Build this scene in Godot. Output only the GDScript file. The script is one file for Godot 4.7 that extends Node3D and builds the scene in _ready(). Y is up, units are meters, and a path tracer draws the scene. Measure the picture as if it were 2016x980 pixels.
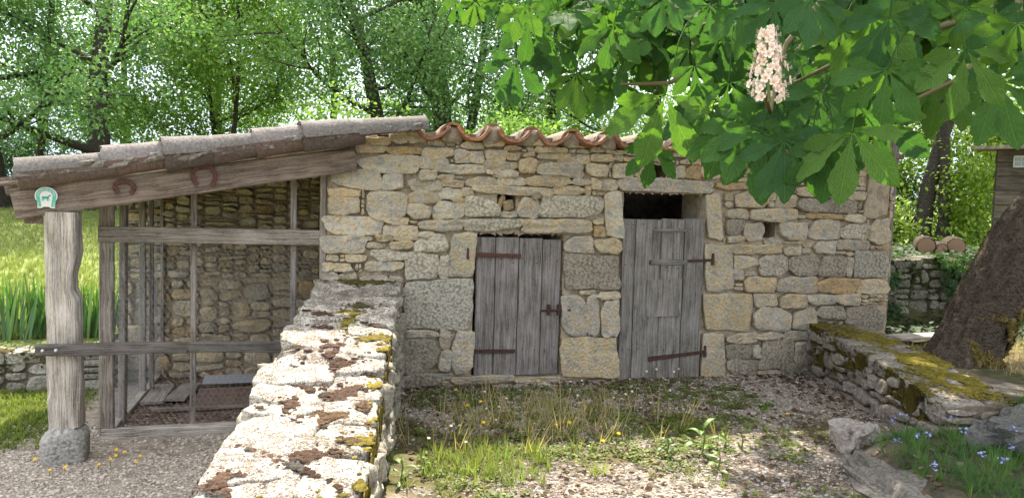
extends Node3D
# An old stone outbuilding with a timber lean-to, a low mossy wall and a chestnut tree in flower.
# World: the front of the building stands on z = 0, x runs along it, y is up, metres.

var M := {}
var nz := FastNoiseLite.new()
var taken := {}
var mesh_cache := {}


class Buf:
	var v := PackedVector3Array()
	var c := PackedColorArray()
	var uv := PackedVector2Array()
	var i := PackedInt32Array()

	func add(p: Vector3, col := Color.WHITE, t := Vector2.ZERO) -> int:
		v.append(p)
		c.append(col)
		uv.append(t)
		return v.size() - 1

	func tri(a: int, b: int, d: int) -> void:
		i.append(a)
		i.append(b)
		i.append(d)

	func quad(a: int, b: int, d: int, e: int) -> void:
		tri(a, b, d)
		tri(a, d, e)

	func mesh(smooth := true) -> ArrayMesh:
		var arrays := []
		arrays.resize(Mesh.ARRAY_MAX)
		if smooth:
			var n := PackedVector3Array()
			n.resize(v.size())
			for k in range(0, i.size(), 3):
				var a := i[k]
				var b := i[k + 1]
				var d := i[k + 2]
				var f := (v[d] - v[a]).cross(v[b] - v[a])
				n[a] += f
				n[b] += f
				n[d] += f
			for k in n.size():
				n[k] = n[k].normalized() if n[k].length_squared() > 1e-20 else Vector3.UP
			arrays[Mesh.ARRAY_VERTEX] = v
			arrays[Mesh.ARRAY_NORMAL] = n
			arrays[Mesh.ARRAY_COLOR] = c
			arrays[Mesh.ARRAY_TEX_UV] = uv
			arrays[Mesh.ARRAY_INDEX] = i
		else:
			var v2 := PackedVector3Array()
			var c2 := PackedColorArray()
			var u2 := PackedVector2Array()
			var n2 := PackedVector3Array()
			for k in range(0, i.size(), 3):
				var f := (v[i[k + 2]] - v[i[k]]).cross(v[i[k + 1]] - v[i[k]])
				f = f.normalized() if f.length_squared() > 1e-20 else Vector3.UP
				for j in 3:
					v2.append(v[i[k + j]])
					c2.append(c[i[k + j]])
					u2.append(uv[i[k + j]])
					n2.append(f)
			arrays[Mesh.ARRAY_VERTEX] = v2
			arrays[Mesh.ARRAY_NORMAL] = n2
			arrays[Mesh.ARRAY_COLOR] = c2
			arrays[Mesh.ARRAY_TEX_UV] = u2
		var m := ArrayMesh.new()
		m.add_surface_from_arrays(Mesh.PRIMITIVE_TRIANGLES, arrays)
		return m


# ---------------------------------------------------------------- naming and nodes
func numbered(called: String) -> String:
	var n: int = taken.get(called, 0)
	taken[called] = n + 1
	return called if n == 0 else "%s_%03d" % [called, n]


func tag(o: Node3D, label: String, category: String, group := "") -> Node3D:
	o.set_meta("label", label)
	o.set_meta("category", category)
	if group:
		o.set_meta("group", group)
	return o


func thing(called: String, label: String, category: String, at := Vector3.ZERO, group := "") -> Node3D:
	var o := Node3D.new()
	o.name = numbered(called)
	add_child(o)
	o.position = at
	o.set_meta("kind", "thing")
	tag(o, label, category, group)
	return o


func part(called: String, m: Mesh, material: Material, parent: Node3D, xf := Transform3D()) -> MeshInstance3D:
	var o := MeshInstance3D.new()
	o.name = numbered(called) if parent == self else called
	o.mesh = m
	o.material_override = material
	o.transform = xf
	parent.add_child(o, true)
	return o


func structure(called: String, m: Mesh, material: Material) -> MeshInstance3D:
	var o := part(called, m, material, self)
	o.set_meta("kind", "structure")
	return o


func many(called: String, m: Mesh, material: Material, parent: Node3D, xfs: Array, cols: Array) -> MultiMeshInstance3D:
	var mm := MultiMesh.new()
	mm.transform_format = MultiMesh.TRANSFORM_3D
	mm.use_colors = true
	mm.mesh = m
	mm.instance_count = xfs.size()
	for k in xfs.size():
		mm.set_instance_transform(k, xfs[k])
		mm.set_instance_color(k, cols[k])
	var o := MultiMeshInstance3D.new()
	o.name = numbered(called) if parent == self else called
	o.multimesh = mm
	o.material_override = material
	parent.add_child(o, true)
	return o


func stuff(o: Node3D, label := "", category := "") -> void:
	o.set_meta("kind", "stuff")
	if label:
		o.set_meta("label", label)
	if category:
		o.set_meta("category", category)


# ---------------------------------------------------------------- textures
func field(size: int, type: int, freq: float, oct: int, sd: int, sx := 1.0) -> PackedFloat32Array:
	var n := FastNoiseLite.new()
	n.noise_type = type
	n.frequency = freq
	n.seed = sd
	n.fractal_type = FastNoiseLite.FRACTAL_FBM if oct > 1 else FastNoiseLite.FRACTAL_NONE
	n.fractal_octaves = oct
	if type == FastNoiseLite.TYPE_CELLULAR:
		n.cellular_return_type = FastNoiseLite.RETURN_DISTANCE
	var w := int(size / sx)
	var im := n.get_seamless_image(w, size, false, false, 0.12)
	if sx != 1.0:
		im.resize(size, size, Image.INTERPOLATE_CUBIC)
	im.convert(Image.FORMAT_L8)
	var b := im.get_data()
	var out := PackedFloat32Array()
	out.resize(b.size())
	for k in b.size():
		out[k] = b[k] / 255.0
	return out


func color_tex(size: int, f: Callable) -> ImageTexture:
	var d := PackedByteArray()
	d.resize(size * size * 3)
	for k in size * size:
		var c: Color = f.call(k)
		c = c.clamp(Color(0, 0, 0), Color(1, 1, 1)).linear_to_srgb()
		d[k * 3] = int(c.r * 255.0)
		d[k * 3 + 1] = int(c.g * 255.0)
		d[k * 3 + 2] = int(c.b * 255.0)
	return ImageTexture.create_from_image(Image.create_from_data(size, size, false, Image.FORMAT_RGB8, d))


func grey_tex(size: int, f: Callable) -> ImageTexture:
	var d := PackedByteArray()
	d.resize(size * size)
	for k in size * size:
		d[k] = int(clampf(f.call(k), 0.0, 1.0) * 255.0)
	return ImageTexture.create_from_image(Image.create_from_data(size, size, false, Image.FORMAT_L8, d))


func mat(col: Color, rough: float, tex: Texture2D = null, bump: Texture2D = null, bump_cm := 1.0, scale := 1.0, tri := true, vcol := true) -> StandardMaterial3D:
	var m := StandardMaterial3D.new()
	m.albedo_color = col.linear_to_srgb()
	m.roughness = rough
	m.metallic_specular = 0.35
	m.albedo_texture = tex
	m.vertex_color_use_as_albedo = vcol
	if bump:
		m.heightmap_enabled = true
		m.heightmap_texture = bump
		m.heightmap_scale = bump_cm
	m.uv1_triplanar = tri
	m.uv1_world_triplanar = tri
	m.uv1_scale = Vector3.ONE * scale
	m.cull_mode = BaseMaterial3D.CULL_DISABLED
	return m


func make_materials() -> void:
	var S := FastNoiseLite.TYPE_SIMPLEX_SMOOTH
	var C := FastNoiseLite.TYPE_CELLULAR
	var V := FastNoiseLite.TYPE_VALUE
	var n := 512
	var coarse := field(n, S, 0.008, 4, 11)
	var mid := field(n, S, 0.03, 4, 12)
	var fine := field(n, S, 0.11, 3, 13)
	var cells := field(n, C, 0.035, 1, 14)
	var specks := field(n, V, 0.16, 2, 15)
	var ss := func(a: float, b: float, x: float) -> float: return smoothstep(a, b, x)
	# limestone: chalky, with ochre stains and grey weathering
	var stone_col := color_tex(n, func(k: int) -> Color:
		var a := 0.80 + 0.42 * (mid[k] - 0.5) + 0.34 * (fine[k] - 0.5)
		var grey: float = ss.call(0.54, 0.74, coarse[k] * 0.7 + mid[k] * 0.3)
		var c := Color(a, a, a).lerp(Color(a * 0.62, a * 0.64, a * 0.68), grey * 0.75)
		var ochre: float = ss.call(0.56, 0.30, coarse[k]) * 0.6
		c = c.lerp(Color(c.r, c.g * 0.83, c.b * 0.56), ochre)
		var dark: float = ss.call(0.34, 0.22, specks[k]) * ss.call(0.35, 0.6, mid[k])
		return c.lerp(Color(0.22, 0.20, 0.18), dark * 0.75))
	var stone_bump := grey_tex(n, func(k: int) -> float:
		return 0.15 + 0.40 * mid[k] + 0.28 * fine[k] + 0.25 * minf(1.0, cells[k] * 1.1))
	# limestone under crusts of grey and black lichen
	var lichen_col := color_tex(n, func(k: int) -> Color:
		var a := 0.70 + 0.3 * (fine[k] - 0.5) + 0.45 * (mid[k] - 0.5)
		var c := Color(a, a * 0.985, a * 0.94)
		var dk: float = ss.call(0.50, 0.36, specks[k] * 0.28 + mid[k] * 0.45 + coarse[k] * 0.27)
		c = c.lerp(Color(0.22, 0.205, 0.18), dk * 0.55)
		return c.lerp(Color(0.92, 0.9, 0.84), ss.call(0.56, 0.70, specks[k] * 0.4 + mid[k] * 0.6) * 0.4))
	# the sun-bleached capping stones: almost white with dark crust dots and brown crust
	var cap_col := color_tex(n, func(k: int) -> Color:
		var a := 0.92 + 0.25 * (fine[k] - 0.5) + 0.2 * (mid[k] - 0.5)
		var c := Color(a, a * 0.985, a * 0.95)
		var grime: float = ss.call(0.40, 0.54, coarse[k] * 0.5 + mid[k] * 0.5)
		c = c.lerp(Color(0.36, 0.33, 0.31), grime * ss.call(0.25, 0.55, fine[k]) * 0.9)
		var dk: float = ss.call(0.44, 0.31, specks[k] * 0.65 + mid[k] * 0.35)
		c = c.lerp(Color(0.11, 0.10, 0.095), dk * 0.9)
		var crust: float = ss.call(0.52, 0.60, mid[k] * 0.65 + coarse[k] * 0.35) * ss.call(0.28, 0.5, fine[k])
		return c.lerp(Color(0.22, 0.155, 0.12), crust * 0.9))
	var mortar_bump := grey_tex(n, func(k: int) -> float:
		return 0.2 + 0.3 * mid[k] + 0.5 * (0.5 * fine[k] + 0.5 * specks[k]))
	var mortar_col := color_tex(n, func(k: int) -> Color:
		var a := 0.85 + 0.45 * (fine[k] - 0.5) + 0.35 * (mid[k] - 0.5)
		var c := Color(a, a, a).lerp(Color(a * 0.7, a * 0.7, a * 0.72), ss.call(0.5, 0.7, coarse[k]))
		return c.lerp(Color(0.35, 0.31, 0.27), ss.call(0.30, 0.2, specks[k]) * 0.6))
	M.stone = mat(Color(1, 1, 1), 0.92, stone_col, stone_bump, 3.2, 1.9)
	M.lichen = mat(Color(1, 1, 1), 0.95, lichen_col, stone_bump, 2.0, 2.0)
	M.cap = mat(Color(1, 1, 1), 0.95, cap_col, stone_bump, 3.4, 1.6)
	M.mortar = mat(Color(1, 1, 1), 0.97, mortar_col, mortar_bump, 1.6, 1.6)
	M.mortar_plain = mat(Color(0.53, 0.435, 0.315), 0.97, mortar_col, mortar_bump, 1.6, 1.6, true, false)
	# weathered timber: u across the board, v along it
	var g1 := field(n, S, 0.010, 3, 21)
	var g2 := field(n, V, 0.2, 2, 22)
	var rows := PackedFloat32Array()
	rows.resize(n * n)
	var gr := FastNoiseLite.new()
	gr.noise_type = S
	gr.frequency = 1.0
	gr.fractal_octaves = 4
	gr.seed = 23
	for y in n:
		for x in n:
			var bend := g1[y * n + x] * 1.1
			var ang := TAU * y / n
			rows[y * n + x] = 0.5 + 0.62 * gr.get_noise_3d((x / 512.0) * 46.0 + bend * 1.1, cos(ang) * 0.42, sin(ang) * 0.42)
	var wood_col := color_tex(n, func(k: int) -> Color:
		var a := 0.56 + 0.95 * (rows[k] - 0.38) + 0.30 * (g2[k] - 0.5) + 0.35 * (g1[k] - 0.5)
		a = clampf(a, 0.14, 1.0)
		return Color(a, a * (0.97 + 0.03 * g1[k]), a * (0.90 + 0.12 * g1[k])))
	var wood_bump := grey_tex(n, func(k: int) -> float: return 0.15 + 0.6 * rows[k] + 0.2 * g2[k])
	for spec in [["wood_grey", Color(0.30, 0.27, 0.255)], ["wood_door", Color(0.30, 0.277, 0.252)], ["wood_brown", Color(0.27, 0.21, 0.175)], ["wood_pale", Color(0.52, 0.47, 0.42)], ["wood_dark", Color(0.10, 0.088, 0.08)], ["wood_board", Color(0.34, 0.30, 0.265)], ["wood_shed", Color(0.15, 0.125, 0.105)], ["wood_rail", Color(0.15, 0.135, 0.125)]]:
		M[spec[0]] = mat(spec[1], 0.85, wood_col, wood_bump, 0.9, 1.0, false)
		M[spec[0]].uv1_scale = Vector3(1.6, 1.0, 1.0)
	# bark
	var b1 := field(n, C, 0.03, 1, 31)
	var b2 := field(n, S, 0.05, 4, 32)
	var bark_bump := grey_tex(n, func(k: int) -> float: return 0.55 * minf(1.0, b1[k] * 1.2) + 0.45 * b2[k])
	var bark_col := color_tex(n, func(k: int) -> Color:
		var a := 0.35 + 0.9 * (b2[k] - 0.25) * (0.5 + b1[k])
		var c := Color(a, a * 0.95, a * 0.88)
		return c.lerp(Color(0.62, 0.66, 0.5), ss.call(0.62, 0.72, coarse[k] * 0.5 + mid[k] * 0.5) * 0.5))
	M.bark = mat(Color(0.19, 0.155, 0.125), 0.95, bark_col, bark_bump, 9.0, 2.6)
	M.bark_far = mat(Color(0.095, 0.085, 0.078), 0.95, bark_col, bark_bump, 3.0, 0.9)
	# terracotta, grey with lichen on what lies open to the weather
	var tile_col := color_tex(n, func(k: int) -> Color:
		var a := 0.75 + 0.5 * (mid[k] - 0.5) + 0.3 * (fine[k] - 0.5)
		var c := Color(a, a, a)
		c = c.lerp(Color(1.0, 0.97, 0.9), ss.call(0.60, 0.68, coarse[k] * 0.45 + mid[k] * 0.55) * 0.8)
		return c.lerp(Color(0.2, 0.18, 0.18), ss.call(0.42, 0.28, specks[k]) * 0.6))
	M.tile = mat(Color(1, 1, 1), 0.9, tile_col, stone_bump, 0.9, 2.2)
	M.ground = mat(Color(1, 1, 1), 0.97, mortar_col, stone_bump, 1.6, 1.7)
	M.pebble = mat(Color(1, 1, 1), 0.9)
	M.moss = mat(Color(1, 1, 1), 1.0, null, mortar_bump, 1.5, 9.0)
	M.iron = mat(Color(0.085, 0.045, 0.036), 0.8, mortar_col, mortar_bump, 0.4, 6.0, true, false)
	M.rust = mat(Color(0.13, 0.062, 0.048), 0.85, mortar_col, mortar_bump, 0.4, 8.0, true, false)
	M.rust_sheet = mat(Color(0.21, 0.145, 0.112), 0.85, mortar_col, mortar_bump, 0.4, 3.0, true, false)
	M.zinc = mat(Color(0.5, 0.52, 0.56), 0.45, null, null, 1.0, 1.0, true, false)
	M.zinc.metallic = 0.6
	M.wire = mat(Color(0.30, 0.31, 0.32), 0.5, null, null, 1.0, 1.0, true, false)
	M.wire.metallic = 0.5
	# leaves: light passes through them
	M.oak_leaf = leaf_mat(Color(1, 1, 1), Color(0.82, 0.95, 0.48), 0.5)
	M.grass = leaf_mat(Color(1, 1, 1), Color(0.80, 0.90, 0.40), 0.6)
	M.petal = leaf_mat(Color(1, 1, 1), Color(0.4, 0.38, 0.36), 0.7)
	# chestnut leaflet: u across, v along, midrib and side veins
	var lw := 256
	var lf := field(lw, S, 0.05, 3, 41)
	var vein := func(k: int) -> float:
		var u := (k % lw) / float(lw) - 0.5
		var w := 1.0 - int(k / lw) / float(lw)
		var d := fposmod((w - absf(u) * 0.55) * 17.0, 1.0)
		var side: float = ss.call(0.16, 0.0, minf(d, 1.0 - d))
		var rib: float = ss.call(0.035, 0.010, absf(u))
		return maxf(rib, side * 0.55)
	var leaf_col := color_tex(lw, func(k: int) -> Color:
		var a := 0.66 + 0.3 * (lf[k] - 0.5)
		return Color(a, a, a).lerp(Color(1.0, 1.0, 0.9), vein.call(k) * 0.8))
	var leaf_bump := grey_tex(lw, func(k: int) -> float: return 0.75 - 0.6 * vein.call(k) + 0.15 * lf[k])
	M.chestnut = leaf_mat(Color(1, 1, 1), Color(0.85, 1.0, 0.26), 0.6)
	M.chestnut.metallic_specular = 0.18
	M.chestnut.albedo_texture = leaf_col
	M.chestnut.heightmap_enabled = true
	M.chestnut.heightmap_texture = leaf_bump
	M.chestnut.heightmap_scale = 0.7


func leaf_mat(col: Color, back: Color, rough: float) -> StandardMaterial3D:
	var m := mat(col, rough, null, null, 1.0, 1.0, false)
	m.backlight_enabled = true
	m.backlight = back.linear_to_srgb()
	m.metallic_specular = 0.4
	return m


# ---------------------------------------------------------------- shapes
func n3(p: Vector3) -> float:
	return nz.get_noise_3d(p.x, p.y, p.z)


func frame(x: Vector3, y: Vector3, z: Vector3, o: Vector3) -> Transform3D:
	return Transform3D(Basis(x, y, z), o)


# a rubble stone: face towards +z, w by h, d proud
func rock(w: float, h: float, d: float, sd: int, tint: Color, pw := 4.0, seg := 24, amp := 0.012, back := 0.06) -> ArrayMesh:
	var r := RandomNumberGenerator.new()
	r.seed = sd
	var off := Vector3(r.randf() * 90.0, r.randf() * 90.0, r.randf() * 90.0)
	var b := Buf.new()
	var tx := r.randf_range(-0.45, 0.45)
	var ty := r.randf_range(-0.45, 0.45)
	var shear := r.randf_range(-0.12, 0.12)
	var taper := r.randf_range(-0.13, 0.13)
	var taper2 := r.randf_range(-0.10, 0.10)
	var rings := [[0.95, -back], [0.995, 0.12 * d], [0.99, 0.72 * d], [0.935, 0.96 * d], [0.68, 1.0 * d], [0.34, 1.0 * d]]
	var chops := []
	if pw < 12.0:
		for k in r.randi_range(1, 4):
			var an := r.randf() * TAU
			chops.append([Vector2(cos(an), sin(an)), r.randf_range(0.86, 1.15)])
	for ri in rings.size():
		var f: float = rings[ri][0]
		for k in seg:
			var t := TAU * k / seg
			var ct := cos(t)
			var st := sin(t)
			var rad := 1.0 / pow(pow(absf(ct), pw) + pow(absf(st), pw), 1.0 / pw)
			for ch in chops:
				var along_chop: float = (ch[0] as Vector2).dot(Vector2(ct, st))
				if along_chop > 0.05:
					rad = minf(rad, ch[1] / along_chop)
			rad *= 1.0 + 0.10 * n3(off + Vector3(ct, st, 0.0) * 2.2) * 1.2
			var p := Vector3(ct * rad * f * w * 0.5, st * rad * f * h * 0.5, rings[ri][1])
			p.x *= 1.0 + taper * st
			p.y *= 1.0 + taper2 * ct
			p.x += shear * p.y
			var nn := n3(off + p * 9.0)
			var lift := clampf(p.z / d, 0.0, 1.0)
			p.z += lift * (nn * amp * 1.6 + d * (tx * p.x / w + ty * p.y / h)) + lift * amp * 0.8 * n3(off + p * 27.0)
			p.x += n3(off + p * 14.0 + Vector3(7, 0, 0)) * amp * 0.7
			p.y += n3(off + p * 14.0 + Vector3(0, 7, 0)) * amp * 0.7
			var q := 1.0 + 0.16 * n3(off + p * 11.0)
			b.add(p, Color(tint.r * q, tint.g * q, tint.b * (q * 0.98)))
	var top := b.add(Vector3(0, 0, d + amp * n3(off)), tint)
	for ri in rings.size() - 1:
		for k in seg:
			var k2 := (k + 1) % seg
			b.quad(ri * seg + k, (ri + 1) * seg + k, (ri + 1) * seg + k2, ri * seg + k2)
	var last := (rings.size() - 1) * seg
	for k in seg:
		b.tri(last + k, top, last + (k + 1) % seg)
	return b.mesh()


# a whole boulder: a lumpy, flattened ball
func boulder(size: Vector3, sd: int, tint: Color, rough := 0.2, seg := 16, ring := 9, soft := true) -> ArrayMesh:
	var b := Buf.new()
	var off := Vector3(sd * 3.7, sd * 1.3, sd * 2.1)
	for a in ring + 1:
		var ph := PI * a / ring
		for k in seg:
			var t := TAU * k / seg
			var d := Vector3(sin(ph) * cos(t), cos(ph), sin(ph) * sin(t))
			var q := Vector3(signf(d.x) * pow(absf(d.x), 0.72), signf(d.y) * pow(absf(d.y), 0.66), signf(d.z) * pow(absf(d.z), 0.72))
			var f := 1.0 + rough * n3(off + d * 1.3) * 1.5 + rough * 0.5 * n3(off + d * 4.0) + rough * 0.35 * n3(off + d * 11.0) - rough * 0.9 * absf(n3(off + d * 2.6 + Vector3(5, 0, 0)))
			var p := q * size * 0.5 * f
			var tone := 1.0 + 0.2 * n3(off + p * 9.0)
			b.add(p, tint * tone)
	for a in ring:
		for k in seg:
			var k2 := (k + 1) % seg
			b.quad(a * seg + k, a * seg + k2, (a + 1) * seg + k2, (a + 1) * seg + k)
	return b.mesh(soft)


# a sawn board: x across (w), y along (len), z through (t); worn, chamfered edges
func board(w: float, length: float, t: float, sd: int, wear := 0.004, steps := 10, tint := Color.WHITE, w2 := -1.0) -> ArrayMesh:
	var b := Buf.new()
	var r := RandomNumberGenerator.new()
	r.seed = sd
	var off := Vector3(r.randf() * 50.0, r.randf() * 50.0, r.randf() * 50.0)
	var uo := Vector2(r.randf(), r.randf())
	var c := minf(0.22 * t, 0.007)
	var sect := [Vector2(-0.5, -1), Vector2(-0.5, 1), Vector2(0.5, 1), Vector2(0.5, -1)]
	var prof := [[-1, -1, c, 0], [-1, 1, c, 0], [-1, 1, 0, c], [1, 1, 0, c], [1, 1, c, 0], [1, -1, c, 0], [1, -1, 0, c], [-1, -1, 0, c]]
	# order round the section
	prof = [[-1, -1, 0.0, c], [-1, 1, 0.0, c], [-1, 1, c, 0.0], [1, 1, c, 0.0], [1, 1, 0.0, c], [1, -1, 0.0, c], [1, -1, c, 0.0], [-1, -1, c, 0.0]]
	var per := prof.size()
	var bow := r.randf_range(-1.0, 1.0) * wear
	for s in steps + 1:
		var f := s / float(steps)
		var y := (f - 0.5) * length
		var ww := lerpf(w, w2 if w2 > 0.0 else w, f)
		for k in per:
			var q: Array = prof[k]
			var e: float = n3(off + Vector3(q[0] * 3.0, y * 5.0, q[1] * 0.4)) * wear
			var p := Vector3(q[0] * (ww * 0.5 - q[2] + e), y, q[1] * (t * 0.5 - q[3]) + bow * sin(f * PI) + 0.4 * wear * n3(off + Vector3(q[0], y * 3.0, 5.0)))
			if s == 0 or s == steps:
				p.y += n3(off + Vector3(p.x * 20.0, y, p.z * 20.0)) * wear * 1.5
			b.add(p, tint, uo + Vector2((p.x + p.z * 0.7) * 1.0, p.y * 0.8))
	for s in steps:
		for k in per:
			var k2 := (k + 1) % per
			b.quad(s * per + k, (s + 1) * per + k, (s + 1) * per + k2, s * per + k2)
	for e in 2:
		var base := 0 if e == 0 else steps * per
		var mid := b.add(Vector3(0, (e - 0.5) * length, 0), tint, uo)
		for k in per:
			var a := b.add(b.v[base + k], tint, b.uv[base + k])
			var d := b.add(b.v[base + (k + 1) % per], tint, b.uv[base + (k + 1) % per])
			if e == 0:
				b.tri(a, d, mid)
			else:
				b.tri(d, a, mid)
	return b.mesh(false)


func tube(b: Buf, pts: Array, radii: Array, seg := 8, col := Color.WHITE, bump := 0.0, sd := 0.0) -> void:
	var first := b.v.size()
	var up := Vector3(0.31, 0.2, 0.93)
	for k in pts.size():
		var d: Vector3 = (pts[mini(k + 1, pts.size() - 1)] - pts[maxi(k - 1, 0)]).normalized()
		var x := d.cross(up)
		x = (d.cross(Vector3(1, 0, 0)) if x.length() < 0.1 else x).normalized()
		var y := d.cross(x)
		up = x.cross(d) * 1.0
		up = y
		up = x.cross(d)
		for s in seg:
			var t := TAU * s / seg
			var dir := x * cos(t) + y * sin(t)
			var rad: float = radii[k]
			var p: Vector3 = pts[k] + dir * rad
			if bump > 0.0:
				p += dir * rad * bump * (n3(p * 2.2 / maxf(rad, 0.05) * 0.25 + Vector3(sd, 0, 0)) + 0.5 * n3(p * 2.2 / maxf(rad, 0.05) + Vector3(0, sd, 0)))
			b.add(p, col, Vector2(s / float(seg), k * 0.3))
	for k in pts.size() - 1:
		for s in seg:
			var s2 := (s + 1) % seg
			b.quad(first + k * seg + s, first + k * seg + s2, first + (k + 1) * seg + s2, first + (k + 1) * seg + s)
	for e in 2:
		var at: int = first if e == 0 else first + (pts.size() - 1) * seg
		var mid := b.add(pts[0] if e == 0 else pts[pts.size() - 1], col, Vector2(0.5, 0.5))
		for s in seg:
			if e == 0:
				b.tri(at + s, mid, at + (s + 1) % seg)
			else:
				b.tri(at + (s + 1) % seg, mid, at + s)


# a curved roof tile: half pipe along -z, ends r0 (front) and r1 (back), thick t; up = 1 cover, -1 channel
func pipe_tile(r0: float, r1: float, length: float, t: float, up: float, arc: float, col_out: Color, col_edge: Color, sd: int) -> ArrayMesh:
	var b := Buf.new()
	var na := 12
	var nl := 4
	for layer in 2:
		for l in nl + 1:
			var f := l / float(nl)
			for a in na + 1:
				var th := (a / float(na) - 0.5) * arc
				var rr := lerpf(r0, r1, f) - (t if layer == 1 else 0.0)
				var wob := 1.0 + 0.11 * n3(Vector3(th * 1.5, f * 3.0, sd * 2.7))
				var edge := (0.028 * n3(Vector3(th * 4.0, sd * 1.9, 3.0))) if l == 0 or l == nl else 0.0
				var p := Vector3(sin(th) * rr * wob, up * cos(th) * rr * wob, -f * length + edge)
				var q := 1.0 + 0.18 * n3(p * 14.0 + Vector3(sd, 0, 0))
				var weather := up > 0.0 and layer == 0
				b.add(p, (col_out if weather or (up < 0.0 and layer == 1) else col_edge) * q)
	var per := (nl + 1) * (na + 1)
	for layer in 2:
		for l in nl:
			for a in na:
				var k := layer * per + l * (na + 1) + a
				b.quad(k, k + 1, k + na + 2, k + na + 1)
	# rims, in the colour of the clay
	for e in [0, nl]:
		var base := b.v.size()
		for a in na + 1:
			for layer in 2:
				var s: int = layer * per + e * (na + 1) + a
				b.add(b.v[s], col_edge * (1.0 + 0.15 * n3(b.v[s] * 20.0)))
		for a in na:
			b.quad(base + a * 2, base + a * 2 + 1, base + a * 2 + 3, base + a * 2 + 2)
	for a in [0, na]:
		var base := b.v.size()
		for l in nl + 1:
			for layer in 2:
				var s: int = layer * per + l * (na + 1) + a
				b.add(b.v[s], col_edge)
		for l in nl:
			b.quad(base + l * 2, base + l * 2 + 1, base + l * 2 + 3, base + l * 2 + 2)
	return b.mesh()


func smooth_path(pts: Array, rad: Array, k: int) -> Array:
	var p2 := []
	var r2 := []
	for i in pts.size() - 1:
		for j in k:
			var f := j / float(k)
			p2.append((pts[i] as Vector3).cubic_interpolate(pts[i + 1], pts[maxi(i - 1, 0)], pts[mini(i + 2, pts.size() - 1)], f))
			r2.append(lerpf(rad[i], rad[i + 1], f))
	p2.append(pts[-1])
	r2.append(rad[-1])
	return [p2, r2]


func box(b: Buf, lo: Vector3, hi: Vector3, col := Color.WHITE) -> void:
	var f := b.v.size()
	for k in 8:
		b.add(Vector3(hi.x if k & 1 else lo.x, hi.y if k & 2 else lo.y, hi.z if k & 4 else lo.z), col)
	for q in [[0, 1, 3, 2], [4, 6, 7, 5], [0, 4, 5, 1], [2, 3, 7, 6], [0, 2, 6, 4], [1, 5, 7, 3]]:
		b.quad(f + q[0], f + q[1], f + q[2], f + q[3])


# fill what is left of a rectangle with coursed stones: [x, y, w, h] each
func fill(x0: float, y0: float, x1: float, y1: float, used: Array, sd: int, wmin: float, wmax: float, hmin: float, hmax: float, joint := 0.014, cell := 0.015) -> Array:
	var r := RandomNumberGenerator.new()
	r.seed = sd
	var nx := int((x1 - x0) / cell)
	var ny := int((y1 - y0) / cell)
	var g := PackedByteArray()
	g.resize(nx * ny)
	for u: Rect2 in used:
		for j in range(maxi(0, int((u.position.y - y0) / cell)), mini(ny, int(ceil((u.end.y - y0) / cell)))):
			for i in range(maxi(0, int((u.position.x - x0) / cell)), mini(nx, int(ceil((u.end.x - x0) / cell)))):
				g[j * nx + i] = 1
	var out := []
	for j in ny:
		for i in nx:
			if g[j * nx + i]:
				continue
			var wt := int(r.randf_range(wmin, wmax) / cell)
			var ht := int(lerpf(hmin, hmax, pow(r.randf(), 1.5)) / cell)
			var w := 0
			while w < wt and i + w < nx and g[j * nx + i + w] == 0:
				w += 1
			var rest := 0
			while rest < int(wmin / cell) and i + w + rest < nx and g[j * nx + i + w + rest] == 0:
				rest += 1
			if rest < int(wmin / cell):
				w += rest
			var h := 0
			while h < ht and j + h < ny:
				var free := true
				for q in w:
					if g[(j + h) * nx + i + q]:
						free = false
						break
				if not free:
					break
				h += 1
			if w * cell >= wmin * 0.6 and h * cell >= hmin * 0.6:
				for a in h:
					for q in w:
						g[(j + a) * nx + i + q] = 1
				out.append([x0 + (i + w * 0.5) * cell, y0 + (j + h * 0.5) * cell, w * cell - joint, h * cell - joint])
	return out


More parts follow.
